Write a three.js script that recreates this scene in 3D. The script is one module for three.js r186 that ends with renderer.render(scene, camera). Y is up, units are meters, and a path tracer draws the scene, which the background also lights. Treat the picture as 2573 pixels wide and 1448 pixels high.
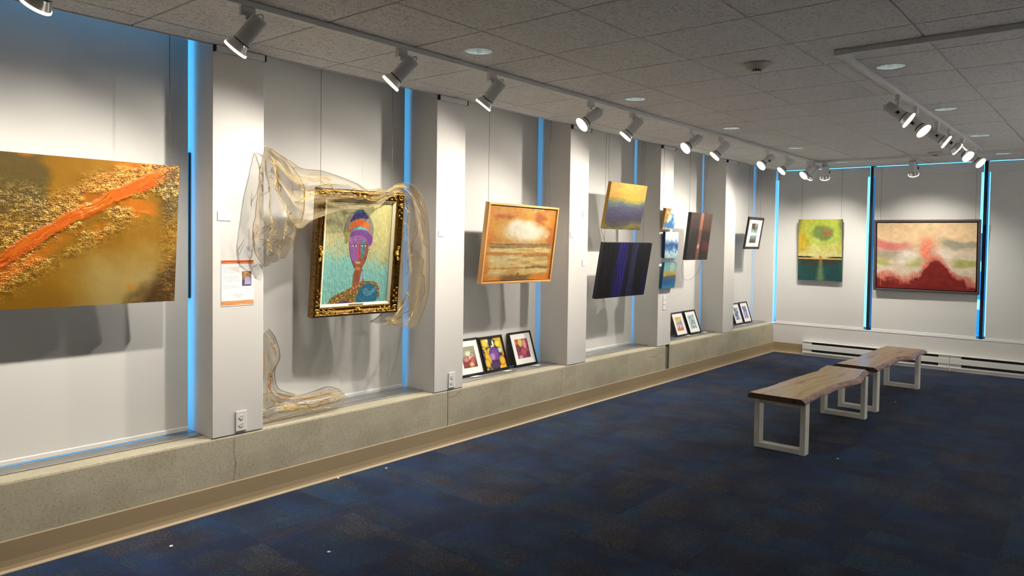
import * as THREE from 'three';
import { RoundedBoxGeometry } from 'three/addons/geometries/RoundedBoxGeometry.js';
import { mergeGeometries } from 'three/addons/utils/BufferGeometryUtils.js';

// ------------------------------------------------------------------ camera, sky, exposure
const scene = new THREE.Scene();
const renderer = new THREE.WebGLRenderer();
renderer.toneMapping = THREE.LinearToneMapping;
renderer.toneMappingExposure = 1.0;
renderer.shadowMap.enabled = true;

const camera = new THREE.PerspectiveCamera(42.6558, 2573 / 1448, 0.05, 400);
camera.position.set(4.1395, 1.6533, 0);
camera.rotation.order = 'YXZ';
camera.rotation.set(-0.03336, 0.69685, 0.01457);
camera.setViewOffset(2573, 1448, 7.03, 58.16, 2573, 1448);

const SKY = 4.6;
// clear midday sky, seen by a room balanced for warm lamps
{
  const w = 64, h = 64, data = new Float32Array(w * h * 4);
  for (let y = 0; y < h; y++) {
    const t = Math.max(0, ((y + 0.5) / h - 0.5) * 2), k = Math.pow(t, 0.6);
    const c = [0.42 + (0.16 - 0.42) * k, 0.92 + (0.62 - 0.92) * k, 1.32 + (1.3 - 1.32) * k];
    for (let x = 0; x < w; x++) data.set([c[0] * SKY, c[1] * SKY, c[2] * SKY, 1], (y * w + x) * 4);
  }
  const sky = new THREE.DataTexture(data, w, h, THREE.RGBAFormat, THREE.FloatType);
  sky.mapping = THREE.EquirectangularReflectionMapping; sky.magFilter = THREE.LinearFilter; sky.needsUpdate = true;
  scene.background = sky;
}
const sun = new THREE.DirectionalLight(new THREE.Color(0.86, 0.95, 1.0), 9); sun.position.set(22, 34, 26); sun.castShadow = true;
Object.assign(sun.shadow.camera, { left: -40, right: 40, top: 40, bottom: -40, far: 140 }); sun.name = 'sun'; scene.add(sun, sun.target);
const SPOT_POWER = 9.4, WARM = new THREE.Color(1.0, 0.925, 0.805), COOL = new THREE.Color(0.86, 1.0, 0.98);

// ------------------------------------------------------------------ dimensions
const HC = 2.774, SILL = 0.444, ZB = -11.318, ZR = 2.2, XR = 6.4, SLAB = 3.3, XW = -0.55;
const PIL = [[ZR, -0.757], [-2.215, -2.552], [-4.049, -4.3735], [-5.84, -6.166], [-7.634, -7.955], [-9.433, -9.777]];  // first stretch: unseen bay closed solid, made up to keep sky light out

// ------------------------------------------------------------------ helpers
let rs = 12345;
const rnd = () => { rs = (Math.imul(rs, 1664525) + 1013904223) >>> 0; return rs / 4294967296; };
const rr = (a, b) => a + (b - a) * rnd();
const hash = (x, y, s) => { let n = Math.imul(x, 374761393) + Math.imul(y, 668265263) + Math.imul(s | 0, 1274126177); n = Math.imul(n ^ (n >>> 13), 1103515245); return ((n ^ (n >>> 16)) >>> 0) / 4294967296; };
const vn = (x, y, s = 0) => {
  const ix = Math.floor(x), iy = Math.floor(y), fx = x - ix, fy = y - iy, a = fx * fx * (3 - 2 * fx), b = fy * fy * (3 - 2 * fy);
  const p = hash(ix, iy, s), q = hash(ix + 1, iy, s), r = hash(ix, iy + 1, s), t = hash(ix + 1, iy + 1, s);
  return p + (q - p) * a + (r - p) * b + (p - q - r + t) * a * b;
};
const fbm = (x, y, o = 4, s = 0) => { let v = 0, a = 0.5, n = 0; for (let i = 0; i < o; i++) { v += a * vn(x, y, s + i); n += a; a *= 0.5; x *= 2.03; y *= 2.03; } return v / n; };
const ss = (a, b, x) => { const t = Math.min(1, Math.max(0, (x - a) / (b - a))); return t * t * (3 - 2 * t); };
const mix = (a, b, t) => [a[0] + (b[0] - a[0]) * t, a[1] + (b[1] - a[1]) * t, a[2] + (b[2] - a[2]) * t];
const stops = (t, list) => { for (let i = 1; i < list.length; i++) if (t <= list[i][0]) return mix(list[i - 1][1], list[i][1], ss(0, 1, (t - list[i - 1][0]) / (list[i][0] - list[i - 1][0]))); return list[list.length - 1][1]; };
const scl = (c, k) => [c[0] * k, c[1] * k, c[2] * k];
const clampByte = (v) => Math.max(0, Math.min(255, v));

function tex(data, w, h, srgb, repeat) {
  const t = new THREE.DataTexture(data, w, h); t.magFilter = THREE.LinearFilter; t.minFilter = THREE.LinearFilter;
  if (srgb) t.colorSpace = THREE.SRGBColorSpace;
  t.wrapS = t.wrapT = repeat ? THREE.RepeatWrapping : THREE.ClampToEdgeWrapping; t.needsUpdate = true; return t;
}
// colour (and relief) computed for every point; u to the right, v downwards
function paint(w, h, f, relief, repeat) {
  const c = new Uint8Array(w * h * 4), b = relief ? new Uint8Array(w * h * 4) : null;
  for (let y = 0; y < h; y++) for (let x = 0; x < w; x++) {
    const u = (x + 0.5) / w, v = 1 - (y + 0.5) / h, p = f(u, v), i = (y * w + x) * 4;
    c[i] = clampByte(p[0]); c[i + 1] = clampByte(p[1]); c[i + 2] = clampByte(p[2]); c[i + 3] = 255;
    if (b) { const q = clampByte((p[3] ?? 0.5) * 255); b[i] = b[i + 1] = b[i + 2] = q; b[i + 3] = 255; }
  }
  return { map: tex(c, w, h, true, repeat), bump: b && tex(b, w, h, false, repeat) };
}
function drawn(w, h, draw, post) {
  const cv = document.createElement('canvas'); cv.width = w; cv.height = h;
  const g = cv.getContext('2d'); draw(g, w, h);
  const d = g.getImageData(0, 0, w, h).data;
  return paint(w, h, (u, v) => { const i = (Math.min(h - 1, Math.floor(v * h)) * w + Math.min(w - 1, Math.floor(u * w))) * 4, c = [d[i], d[i + 1], d[i + 2]]; return post ? post(u, v, c) : c; }, !!post);
}
const std = (o) => new THREE.MeshStandardMaterial(o);
const phy = (o) => new THREE.MeshPhysicalMaterial(o);

const taken = {};
function numbered(n) { const k = taken[n] = (taken[n] ?? -1) + 1; return k ? n + '_' + String(k).padStart(3, '0') : n; }
function mesh(name, geo, mat, parent, pos) {
  const m = new THREE.Mesh(geo, mat); m.name = name; m.castShadow = m.receiveShadow = true;
  if (pos) m.position.set(...pos);
  parent.add(m); return m;
}
function thing(name, label, category, pos = [0, 0, 0], group) {
  const o = new THREE.Group(); o.name = numbered(name); o.position.set(...pos); scene.add(o);
  o.userData = { label, category }; if (group) o.userData.group = group; return o;
}
function struct(name) { const o = new THREE.Group(); o.name = name; o.userData = { kind: 'structure' }; scene.add(o); return o; }
// box between two corners, with uv in metres
function bx(x0, x1, y0, y1, z0, z1) {
  const g = new THREE.BoxGeometry(Math.abs(x1 - x0), Math.abs(y1 - y0), Math.abs(z1 - z0)); g.translate((x0 + x1) / 2, (y0 + y1) / 2, (z0 + z1) / 2); return metreUV(g);
}
function rbx(x0, x1, y0, y1, z0, z1, r = 0.004) {
  const g = new RoundedBoxGeometry(Math.abs(x1 - x0), Math.abs(y1 - y0), Math.abs(z1 - z0), 2, r); g.translate((x0 + x1) / 2, (y0 + y1) / 2, (z0 + z1) / 2); return metreUV(g);
}
function metreUV(g, k = 1, du = 0, dv = 0) {
  const p = g.attributes.position, n = g.attributes.normal, uv = new Float32Array(p.count * 2);
  for (let i = 0; i < p.count; i++) {
    const ax = Math.abs(n.getX(i)), ay = Math.abs(n.getY(i)), az = Math.abs(n.getZ(i)), x = p.getX(i), y = p.getY(i), z = p.getZ(i);
    const [a, b] = ax >= ay && ax >= az ? [z, y] : ay >= az ? [x, z] : [x, y];
    uv[i * 2] = a * k + du; uv[i * 2 + 1] = b * k + dv;
  }
  g.setAttribute('uv', new THREE.BufferAttribute(uv, 2)); return g;
}
const tube = (pts, r, seg = 24, rad = 6) => new THREE.TubeGeometry(new THREE.CatmullRomCurve3(pts.map((p) => new THREE.Vector3(...p))), seg, r, rad);
// profile in (x, y) swept along z from z0 to z1
function sweep(profile, z0, z1) {
  const s = new THREE.Shape(profile.map((p) => new THREE.Vector2(...p)));
  const g = new THREE.ExtrudeGeometry(s, { depth: Math.abs(z1 - z0), bevelEnabled: false, curveSegments: 6 }); g.translate(0, 0, Math.min(z0, z1)); return metreUV(g);
}
const rep = (t, k) => { const c = t.clone(); c.repeat.set(k, k); c.needsUpdate = true; return c; };

// ------------------------------------------------------------------ surface materials
const wallGrain = paint(512, 512, (u, v) => { const n = fbm(u * 40, v * 40, 3, 5); return [0, 0, 0, 0.5 + (n - 0.5) * 0.5]; }, true, true).bump;
const M = {};
M.wall = std({ color: 0xd9d6d2, roughness: 0.62, bumpMap: wallGrain, bumpScale: 0.0006 });
M.plainWall = std({ color: 0xdcdbd8, roughness: 0.8 });
M.slab = std({ color: 0x77746f, roughness: 0.95 });
M.blind = std({ color: 0xd8d7d4, roughness: 0.9 });
M.blindBar = std({ color: 0xe4e3e0, roughness: 0.5 });
M.white = std({ color: 0xe6e4df, roughness: 0.45 });
M.lampWhite = std({ color: 0xcfd0cf, roughness: 0.42 });
M.black = std({ color: 0x0b0b0c, roughness: 0.5 });
M.blackFrame = std({ color: 0x14100f, roughness: 0.4 });
M.alu = std({ color: 0x9c9c9a, roughness: 0.38, metalness: 0.7 });
M.darkMetal = std({ color: 0x26282b, roughness: 0.45, metalness: 0.4 });
M.railWhite = std({ color: 0xdedddb, roughness: 0.4, metalness: 0.1 });
M.wire = std({ color: 0x5b5a58, roughness: 0.4, metalness: 0.6 });
M.glass = phy({ color: 0xb4e4f4, roughness: 0, transmission: 1, thickness: 0, ior: 1.5 });
M.card = std({ color: 0xf0eeea, roughness: 0.7 });
M.ink = std({ color: 0x8d8a86, roughness: 0.9 });
{
  const t = paint(1024, 1024, (u, v) => {
    const a = fbm(u * 6, v * 6, 5, 11), b = fbm(u * 90, v * 90, 2, 17), pit = ss(0.74, 0.82, vn(u * 150, v * 150, 23)), stain = ss(0.5, 0.75, fbm(u * 2.2, v * 5, 4, 29));
    let c = mix([172, 164, 142], [186, 178, 156], a); c = mix(c, [156, 147, 124], stain * 0.4); c = scl(c, 0.96 + 0.08 * b); c = scl(c, 1 - pit * 0.08);
    return [...c, 0.4 + a * 0.2 + b * 0.12 - pit * 0.12];
  }, true, true);
  M.concrete = std({ map: t.map, bumpMap: t.bump, bumpScale: 0.002, roughness: 0.75 });
}
M.mortar = std({ color: 0x6a665c, roughness: 0.95, bumpMap: wallGrain, bumpScale: 0.003 });
M.vinyl = std({ color: 0xa08c6c, roughness: 0.5, bumpMap: wallGrain, bumpScale: 0.0004 });
{
  const t = paint(1024, 1024, (u, v) => {   // 0.61 m of fissured mineral board
    const wx = fbm(u * 14, v * 14, 2, 3) * 1.2, f = Math.abs(fbm(u * 34 + wx, v * 34 - wx, 3, 7) - 0.5) * 2, g = vn(u * 210, v * 210, 9), pit = ss(0.16, 0.03, f) * ss(0.35, 0.6, vn(u * 45, v * 45, 41));
    const c = scl([224, 221, 216], 0.98 + 0.04 * g - pit * 0.12);
    return [...c, 0.75 - pit * 0.6 + (g - 0.5) * 0.16 + (fbm(u * 60, v * 60, 2, 13) - 0.5) * 0.3];
  }, true, true);
  M.tile = std({ map: t.map, bumpMap: t.bump, bumpScale: 0.004, roughness: 0.95 });
}
M.tee = std({ color: 0xbdb9b2, roughness: 0.6 });
{
  // 2.44 m of woven carpet: blue yarn with irregular blocks of brown, rust and teal flecks
  const N = 2048, blocks = [];
  for (let i = 0; i < 120; i++) blocks.push([rnd(), rnd(), rr(0.04, 0.125), rr(0.025, 0.07), Math.floor(rnd() * 5), rr(0.4, 1)]);
  const field = new Float32Array(N * N / 16 * 5), n4 = N / 4;
  for (const [bx0, by0, hw, hh, k, w] of blocks) {
    const x0 = Math.floor((bx0 - hw) * n4), x1 = Math.ceil((bx0 + hw) * n4), y0 = Math.floor((by0 - hh) * n4), y1 = Math.ceil((by0 + hh) * n4);
    for (let y = y0; y <= y1; y++) for (let x = x0; x <= x1; x++) {
      const e = ss(0, 0.012, hw - Math.abs(x / n4 - bx0)) * ss(0, 0.012, hh - Math.abs(y / n4 - by0));
      const i = ((((y % n4) + n4) % n4) * n4 + (((x % n4) + n4) % n4)) * 5 + k; field[i] = Math.max(field[i], e * w);
    }
  }
  const tint = [[0, 0, 0], [112, 72, 54], [104, 52, 56], [26, 92, 116], [118, 98, 66]];
  const t = paint(N, N, (u, v) => {
    const i = (Math.floor(v * n4) * n4 + Math.floor(u * n4)) * 5, yarn = vn(u * 900, v * 420, 3), yarn2 = vn(u * 420, v * 900, 31), fleck = hash(Math.floor(u * 1024), Math.floor(v * 1024), 77), patch = fbm(u * 9, v * 9, 3, 51);
    let c = mix([8, 33, 74], [11, 52, 100], ss(0.3, 0.75, patch));
    c = scl(c, 1 - field[i] * 0.15);
    for (let k = 1; k < 5; k++) { const a = field[i + k]; if (a > 0) c = mix(c, tint[k], a * ss(0.4, 0.72, yarn * 0.6 + yarn2 * 0.4 + (fleck - 0.5) * 0.3) * 0.55); }
    c = scl(c, 0.55 + 0.48 * (yarn * 0.5 + yarn2 * 0.5));
    if (fleck > 0.975) c = mix(c, [108, 112, 112], 0.4);
    return [...c, 0.25 + 0.5 * (yarn * 0.5 + yarn2 * 0.5) + 0.2 * fleck];
  }, true, true);
  M.carpet = std({ map: t.map, bumpMap: t.bump, bumpScale: 0.004, roughness: 0.95 });
}

// ------------------------------------------------------------------ floor of carpet tiles
{
  const f = struct('floor');
  mesh('subfloor', bx(-0.7, XR + 0.2, -0.25, -0.008, ZB - 0.6, ZR + 0.2), M.slab, f);
  const T = 0.6096, cache = {};
  const tileGeo = (w, d, k) => cache[[w.toFixed(3), d.toFixed(3), k]] ??= (() => {
    const g = new THREE.BoxGeometry(w - 0.0008, 0.008, d - 0.0008), p = g.attributes.position, uv = g.attributes.uv, turn = k & 1, ox = ((k >> 1) & 3) / 4, oz = (k >> 3) / 4;
    for (let i = 0; i < p.count; i++) { const a = p.getX(i) / 2.4384, b = p.getZ(i) / 2.4384; uv.setXY(i, (turn ? b : a) + ox + 0.125, (turn ? -a : b) + oz + 0.125); }
    return g;
  })();
  for (let x = 0; x < XR; x += T) for (let z = ZB; z < ZR; z += T) {
    const w = Math.min(T, XR - x), d = Math.min(T, ZR - z);
    mesh('carpet_tile', tileGeo(w, d, Math.floor(rnd() * 32)), M.carpet, f, [x + w / 2, -0.004, z + d / 2]);
  }
}

// ------------------------------------------------------------------ ceiling: grid bars, boards, slab above
const XG = (k) => 0.222 + 0.6096 * k, ZG = (i) => -2.9695 - 0.6096 * i;
const DOWN = []; for (const x of [1.1364, 2.9652]) for (let i = 0; i < 5; i++) DOWN.push([x, ZG(0.5 + 3 * i)]);
DOWN.splice(5, 1);   // the second row begins one place further on
{
  const c = struct('ceiling');
  mesh('slab', bx(-0.75, XR + 0.2, SLAB, SLAB + 0.2, ZB - 0.8, ZR + 0.2), M.slab, c);
  mesh('edge_board', bx(0.0, 0.02, HC + 0.012, SLAB, ZB, ZR), M.plainWall, c);
  mesh('edge_board', bx(0.0, XR, HC + 0.012, SLAB, ZB + 0.02, ZB + 0.04), M.plainWall, c);
  mesh('edge_trim', bx(0.0, 0.012, HC - 0.004, HC + 0.012, ZB, ZR), M.tee, c);
  mesh('edge_trim', bx(0.0, XR, HC - 0.004, HC + 0.012, ZB + 0.02, ZB + 0.032), M.tee, c);
  const xs = [0.012], zs = [ZB + 0.032];
  for (let k = 0; XG(k) < XR - 0.05; k++) { xs.push(XG(k)); mesh('grid_bar', bx(XG(k) - 0.012, XG(k) + 0.012, HC + 0.008, HC + 0.04, ZB + 0.03, ZR), M.tee, c); }
  for (let i = 13; ZG(i) < ZR - 0.05; i--) { zs.push(ZG(i)); mesh('grid_bar', bx(0, XR, HC + 0.0085, HC + 0.035, ZG(i) - 0.012, ZG(i) + 0.012), M.tee, c); }
  xs.push(XR); zs.push(ZR);
  const cache = {};
  const boardGeo = (w, d, k, hole) => cache[[w.toFixed(3), d.toFixed(3), k, hole]] ??= (() => {
    let g;
    if (hole) {
      const s = new THREE.Shape([[-w / 2, -d / 2], [w / 2, -d / 2], [w / 2, d / 2], [-w / 2, d / 2]].map((p) => new THREE.Vector2(...p))), h = new THREE.Path(); h.absarc(0, 0, 0.086, 0, Math.PI * 2); s.holes.push(h);
      g = new THREE.ExtrudeGeometry(s, { depth: 0.016, bevelEnabled: false, curveSegments: 24 }); g.translate(0, 0, -0.008); g.rotateX(Math.PI / 2);
    } else g = new THREE.BoxGeometry(w, 0.016, d);
    return metreUV(g, 1 / 0.6096, [0, 0.37, 0.71, 0.15][k], [0, 0.53, 0.29, 0.83][k]);
  })();
  for (let a = 0; a + 1 < xs.length; a++) for (let b = 0; b + 1 < zs.length; b++) {
    const w = xs[a + 1] - xs[a] - 0.013, d = zs[b + 1] - zs[b] - 0.013, cx = (xs[a] + xs[a + 1]) / 2, cz = (zs[b] + zs[b + 1]) / 2;
    const hole = DOWN.some(([x, z]) => Math.abs(x - cx) < 0.2 && Math.abs(z - cz) < 0.2);
    const m = mesh('ceiling_tile', boardGeo(w, d, Math.floor(rnd() * 4), hole), M.tile, c, [cx, HC + 0.008, cz]);
    if (rnd() < 0.5) m.rotation.y = Math.PI;
  }
}

// ------------------------------------------------------------------ walls
{
  const w = struct('wall_left');
  for (const [a, b] of PIL) {
    mesh('pilaster', rbx(XW, 0, SILL, SLAB, a, b, 0.004), M.wall, w);
  }
  mesh('corner_pilaster', rbx(XW, -0.03, SILL, SLAB, ZB, ZB - 0.3, 0.004), M.wall, w);
  mesh('window_head', bx(XW, -0.42, 3.2, SLAB, ZB, ZR), M.wall, w);
  const prof = [[0, 0], [0, SILL - 0.014], [-0.004, SILL - 0.004], [-0.014, SILL], [XW - 0.1, SILL], [XW - 0.1, 0]];
  for (const [a, b] of [[ZR, -4.2], [-4.207, -7.845], [-7.934, ZB]]) mesh('concrete_ledge', sweep(prof, a, b), M.concrete, w);
  mesh('mortar_strip', bx(-0.5, -0.012, 0, SILL - 0.02, -7.844, -7.935), M.mortar, w);
  mesh('joint_filler', bx(-0.5, -0.03, 0, SILL - 0.02, -4.199, -4.208), M.black, w);
  // hairline cracks in the concrete
  const crack = (pts) => {
    const v = [], idx = []; let r = 7;
    const line = []; for (let i = 0; i + 1 < pts.length; i++) for (let k = 0; k < 10; k++) { const t = k / 10; line.push([pts[i][0] + (pts[i + 1][0] - pts[i][0]) * t, pts[i][1] + (pts[i + 1][1] - pts[i][1]) * t]); }
    line.push(pts[pts.length - 1]);
    line.forEach(([z, y], i) => { const h = hash(i, r, 5) - 0.5, g = 0.0008 + 0.0012 * hash(i, r, 9), p = line[Math.min(i + 1, line.length - 1)], q = line[Math.max(i - 1, 0)], dz = p[0] - q[0], dy = p[1] - q[1], l = Math.hypot(dz, dy) || 1, nz = -dy / l, ny = dz / l, zz = z + nz * h * 0.012, yy = y + ny * h * 0.012; v.push(0.0006, yy + ny * g, zz + nz * g, 0.0006, yy - ny * g, zz - nz * g); if (i) idx.push(i * 2 - 2, i * 2 - 1, i * 2, i * 2, i * 2 - 1, i * 2 + 1); });
    const g = new THREE.BufferGeometry(); g.setAttribute('position', new THREE.Float32BufferAttribute(v, 3)); g.setIndex(idx); g.computeVertexNormals();
    mesh('crack', g, std({ color: 0x5a5344, roughness: 1, side: THREE.DoubleSide }), w);
  };
  crack([[-2.36, 0.42], [-2.352, 0.34], [-2.366, 0.27], [-2.356, 0.16]]);
  crack([[-4.21, 0.385], [-4.29, 0.385], [-4.33, 0.41], [-4.37, 0.43]]);
  crack([[-5.75, 0.42], [-5.755, 0.3], [-5.74, 0.17]]);
  crack([[-7.835, 0.36], [-7.7, 0.37], [-7.6, 0.33], [-7.45, 0.34]]);
  crack([[-10.4, 0.42], [-10.41, 0.3], [-10.39, 0.17]]);
  crack([[-11.0, 0.36], [-11.1, 0.25], [-11.08, 0.18]]);
}
{
  const w = struct('wall_back');
  mesh('knee_wall', rbx(0, 4.2, 0, SILL - 0.012, ZB, ZB - 0.3, 0.003), M.wall, w);
  mesh('sill_board', rbx(-0.03, 4.2, SILL - 0.012, SILL, ZB + 0.004, ZB - 0.3, 0.003), M.wall, w);
  mesh('solid_panel', bx(4.12, XR, 0, SLAB, ZB, ZB - 0.3), M.wall, w);
  mesh('window_head', bx(-0.03, 4.2, 2.83, SLAB, ZB - 0.1, ZB - 0.3), M.wall, w);
}
{ const w = struct('wall_right'); mesh('panel', bx(XR, XR + 0.2, 0, SLAB, ZB - 0.3, ZR + 0.2), M.plainWall, w); }
{ const w = struct('wall_front'); mesh('panel', bx(XW - 0.1, XR + 0.2, 0, SLAB, ZR, ZR + 0.2), M.plainWall, w); }
{
  const prof = [[0, 0], [0.026, 0], [0.026, 0.004], [0.014, 0.014], [0.009, 0.03], [0.006, 0.06], [0.006, 0.152], [0.003, 0.156], [0, 0.156]];
  let b = struct('baseboard_left'); mesh('cove_base', sweep(prof, ZB, ZR), M.vinyl, b);
  b = struct('baseboard_back'); const g = sweep(prof, 0, 0.46); g.rotateY(-Math.PI / 2); g.translate(0.46, 0, ZB); mesh('cove_base', g, M.vinyl, b);
}

// ------------------------------------------------------------------ windows
const bays = [];
for (let i = 0; i + 1 < PIL.length; i++) bays.push([PIL[i][1], PIL[i + 1][0]]);
bays.push([PIL[5][1], ZB]);
bays.forEach(([a, b], i) => {
  const w = struct('window_' + (i + 1)), x0 = -0.47, x1 = -0.43, top = 3.2;
  mesh('window_frame', bx(x0, x1, SILL, top, a, a - 0.04), M.alu, w); mesh('window_frame', bx(x0, x1, SILL, top, b + (i ? 0.11 : 0.075), b), M.alu, w);  // right stile made extra wide to hold sky glow off the jamb
  for (const y of [SILL, 1.5, top - 0.04]) mesh('window_frame', bx(x0, x1, y, y + 0.04, a, b), M.alu, w);
  mesh('pane', bx(-0.453, -0.447, SILL + 0.04, top - 0.04, a - 0.04, b + 0.04), M.glass, w);
  {
    mesh('sill_plate', rbx(-0.2, -0.115, SILL, SILL + 0.009, a - 0.002, b + 0.002, 0.002), M.alu, w);
    mesh('sill_plate', rbx(-0.3, -0.204, SILL, SILL + 0.011, a - 0.002, b + 0.002, 0.002), M.alu, w);
  }
});
const MUL = [-0.03, 1.325, 2.70, 4.08];
for (let i = 0; i < 3; i++) {
  const w = struct('window_' + (7 + i)), a = MUL[i], b = MUL[i + 1];
  mesh('pane', bx(a + 0.02, b - 0.02, SILL + 0.02, 2.8, ZB - 0.16, ZB - 0.166), M.glass, w);
  mesh('mullion', rbx(b - 0.021, b + 0.021, SILL, 2.83, ZB - 0.05, ZB - 0.2, 0.003), M.darkMetal, w);
  mesh('window_frame', bx(a, b, SILL, SILL + 0.03, ZB - 0.14, ZB - 0.19), M.alu, w);
  mesh('window_frame', bx(a, b, 2.79, 2.83, ZB - 0.14, ZB - 0.19), M.alu, w);
}

// ------------------------------------------------------------------ roller blinds
const BX = [-0.235, -0.33, -0.36, -0.33, -0.33, -0.36], GAP = [0.031, 0.04, 0.045, 0.03, 0.022, 0.042];
const bayWords = ['left of the first pilaster, behind the gold painting', 'behind the portrait in the gilt frame', 'behind the sunset painting in the pale wood frame', 'behind the dark blue canvas', 'behind the dark red canvas with the pink stripe', 'nearest the far corner on the pilaster wall'];
bays.forEach(([a, b], i) => {
  const x = BX[i], zl = a - 0.02, zr = b + GAP[i], top = i === 0 ? 2.93 : 3.19, low = i ? 0.449 : 0.458;
  const t = thing('roller_blind', 'white roller blind ' + bayWords[i], 'blind', [x, low, (zl + zr) / 2], 'roller blinds in the window bays');
  const len = Math.abs(zr - zl);
  mesh('fabric', bx(-0.001, 0.001, 0.02, top - low, -len / 2, len / 2), M.blind, t);
  mesh('bottom_bar', rbx(-0.008, 0.008, 0, 0.03, -len / 2, len / 2, 0.006), M.blindBar, t);
  const roll = new THREE.CylinderGeometry(0.022, 0.022, len, 20); roll.rotateX(Math.PI / 2); roll.translate(-0.022, top - low, 0); mesh('roller', roll, M.blind, t);
});
for (let i = 0; i < 3; i++) {
  const a = MUL[i] + (i ? 0.052 : 0.046), b = MUL[i + 1] - 0.048, low = SILL + 0.001;
  const t = thing('roller_blind', 'white roller blind on the far window wall ' + ['behind the green and yellow canvas', 'behind the large red framed painting', 'right of the large red painting'][i], 'blind', [(a + b) / 2, low, ZB - 0.03], 'roller blinds on the far window wall');
  const w = b - a, W = MUL[i + 1] - MUL[i] - 0.05, off = (MUL[i] + MUL[i + 1]) / 2 - (a + b) / 2;
  mesh('fabric', bx(-w / 2, w / 2, 0.02, 2.67 - low, -0.001, 0.001), M.blind, t);
  mesh('bottom_bar', rbx(-w / 2, w / 2, 0, 0.03, -0.007, 0.007, 0.004), M.blindBar, t);
  mesh('valance', rbx(off - W / 2, off + W / 2, 2.63 - low, 2.766 - low, -0.03, 0.012, 0.004), M.blind, t);
}

// ------------------------------------------------------------------ outside the far windows
{
  const g = new THREE.Group(); g.name = 'exterior_ground'; g.userData = { kind: 'structure' }; scene.add(g);
  mesh('paving', bx(-60, 60, -4.2, -4, -90, 60), std({ color: 0xc9c8c4, roughness: 0.9 }), g);
  const glassBlue = std({ color: 0x2f6fb0, roughness: 0.15, metalness: 0.3 }), pale = std({ color: 0xe8ecec, roughness: 0.7 }), dark = std({ color: 0x39485a, roughness: 0.5 });
  const b = thing('office_building', 'pale office block outside, seen through the slits beside the far mullions', 'building', [0, -4, -34]);
  mesh('wall', bx(-22, 2.6, 0, 6.4, -6, 0), pale, b);
  for (let f = 0; f < 4; f++) for (let k = 0; k < 11; k++) { const m = mesh('window', bx(-21.5 + k * 2.18, -19.8 + k * 2.18, 0.6 + f * 1.5, 1.7 + f * 1.5, -0.1, 0.03), glassBlue, b); if (f === 3 && k % 3 === 0) m.material = dark; }
  const c = thing('glass_tower', 'blue glass building seen beside the right mullion of the far windows', 'building', [0, -4, -40]);
  mesh('wall', bx(5, 22, 0, 13, -8, 0), glassBlue, c);
  for (let f = 0; f < 8; f++) mesh('floor_band', bx(4.95, 22.05, 0.8 + f * 1.6, 1.15 + f * 1.6, -0.1, 0.06), f % 2 ? pale : dark, c);
  for (let k = 0; k < 9; k++) mesh('mullion', bx(5 + k * 2.1, 5.12 + k * 2.1, 0, 13, -0.1, 0.08), pale, c);
}

// ------------------------------------------------------------------ rails on the pilasters
const ORD = ['first', 'second', 'third', 'fourth', 'fifth'];
PIL.slice(1).forEach(([a, b], i) => {
  const w = Math.abs(b - a), t = thing('picture_rail', 'short white picture rail topping the ' + ORD[i] + ' pilaster from the left', 'rail', [0, HC - 0.04, (a + b) / 2], 'picture rails on the pilasters');
  mesh('rail', rbx(0.001, 0.026, 0, 0.036, -w / 2 + 0.01, w / 2 - 0.01, 0.002), M.railWhite, t);
  for (const s of [-1, 1]) mesh('end_cap', rbx(0.001, 0.028, -0.001, 0.037, s * w / 2 - s * 0.01, s * w / 2, 0.002), M.black, t);
});

// ------------------------------------------------------------------ paintings
const xAxis = new THREE.Vector3(1, 0, 0);
// a mitred frame: profile points are [distance in from the outer edge, height above the back]; four rails
function frameRails(W, H, prof, mat, parent, name = 'frame_rail') {
  for (let s = 0; s < 4; s++) {
    const v = [], uv = [], idx = [], c = [[-1, -1], [1, -1], [1, 1], [-1, 1]], p = c[s], q = c[(s + 1) % 4];
    let acc = 0;
    prof.forEach(([d, z], i) => {
      if (i) acc += Math.hypot(d - prof[i - 1][0], z - prof[i - 1][1]);
      v.push(p[0] * (W / 2 - d), p[1] * (H / 2 - d), z, q[0] * (W / 2 - d), q[1] * (H / 2 - d), z);
      const L = s % 2 ? H : W; uv.push(0 + d, acc, L - d, acc);
    });
    const n = prof.length; for (let i = 0; i < n; i++) { const a = i * 2, b = ((i + 1) % n) * 2; idx.push(a, b, a + 1, a + 1, b, b + 1); }
    let g = new THREE.BufferGeometry(); g.setAttribute('position', new THREE.Float32BufferAttribute(v, 3)); g.setAttribute('uv', new THREE.Float32BufferAttribute(uv, 2)); g.setIndex(idx); g = g.toNonIndexed();
    // outward facing
    g.computeVertexNormals(); mesh(name, g, mat, parent);
  }
}
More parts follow.
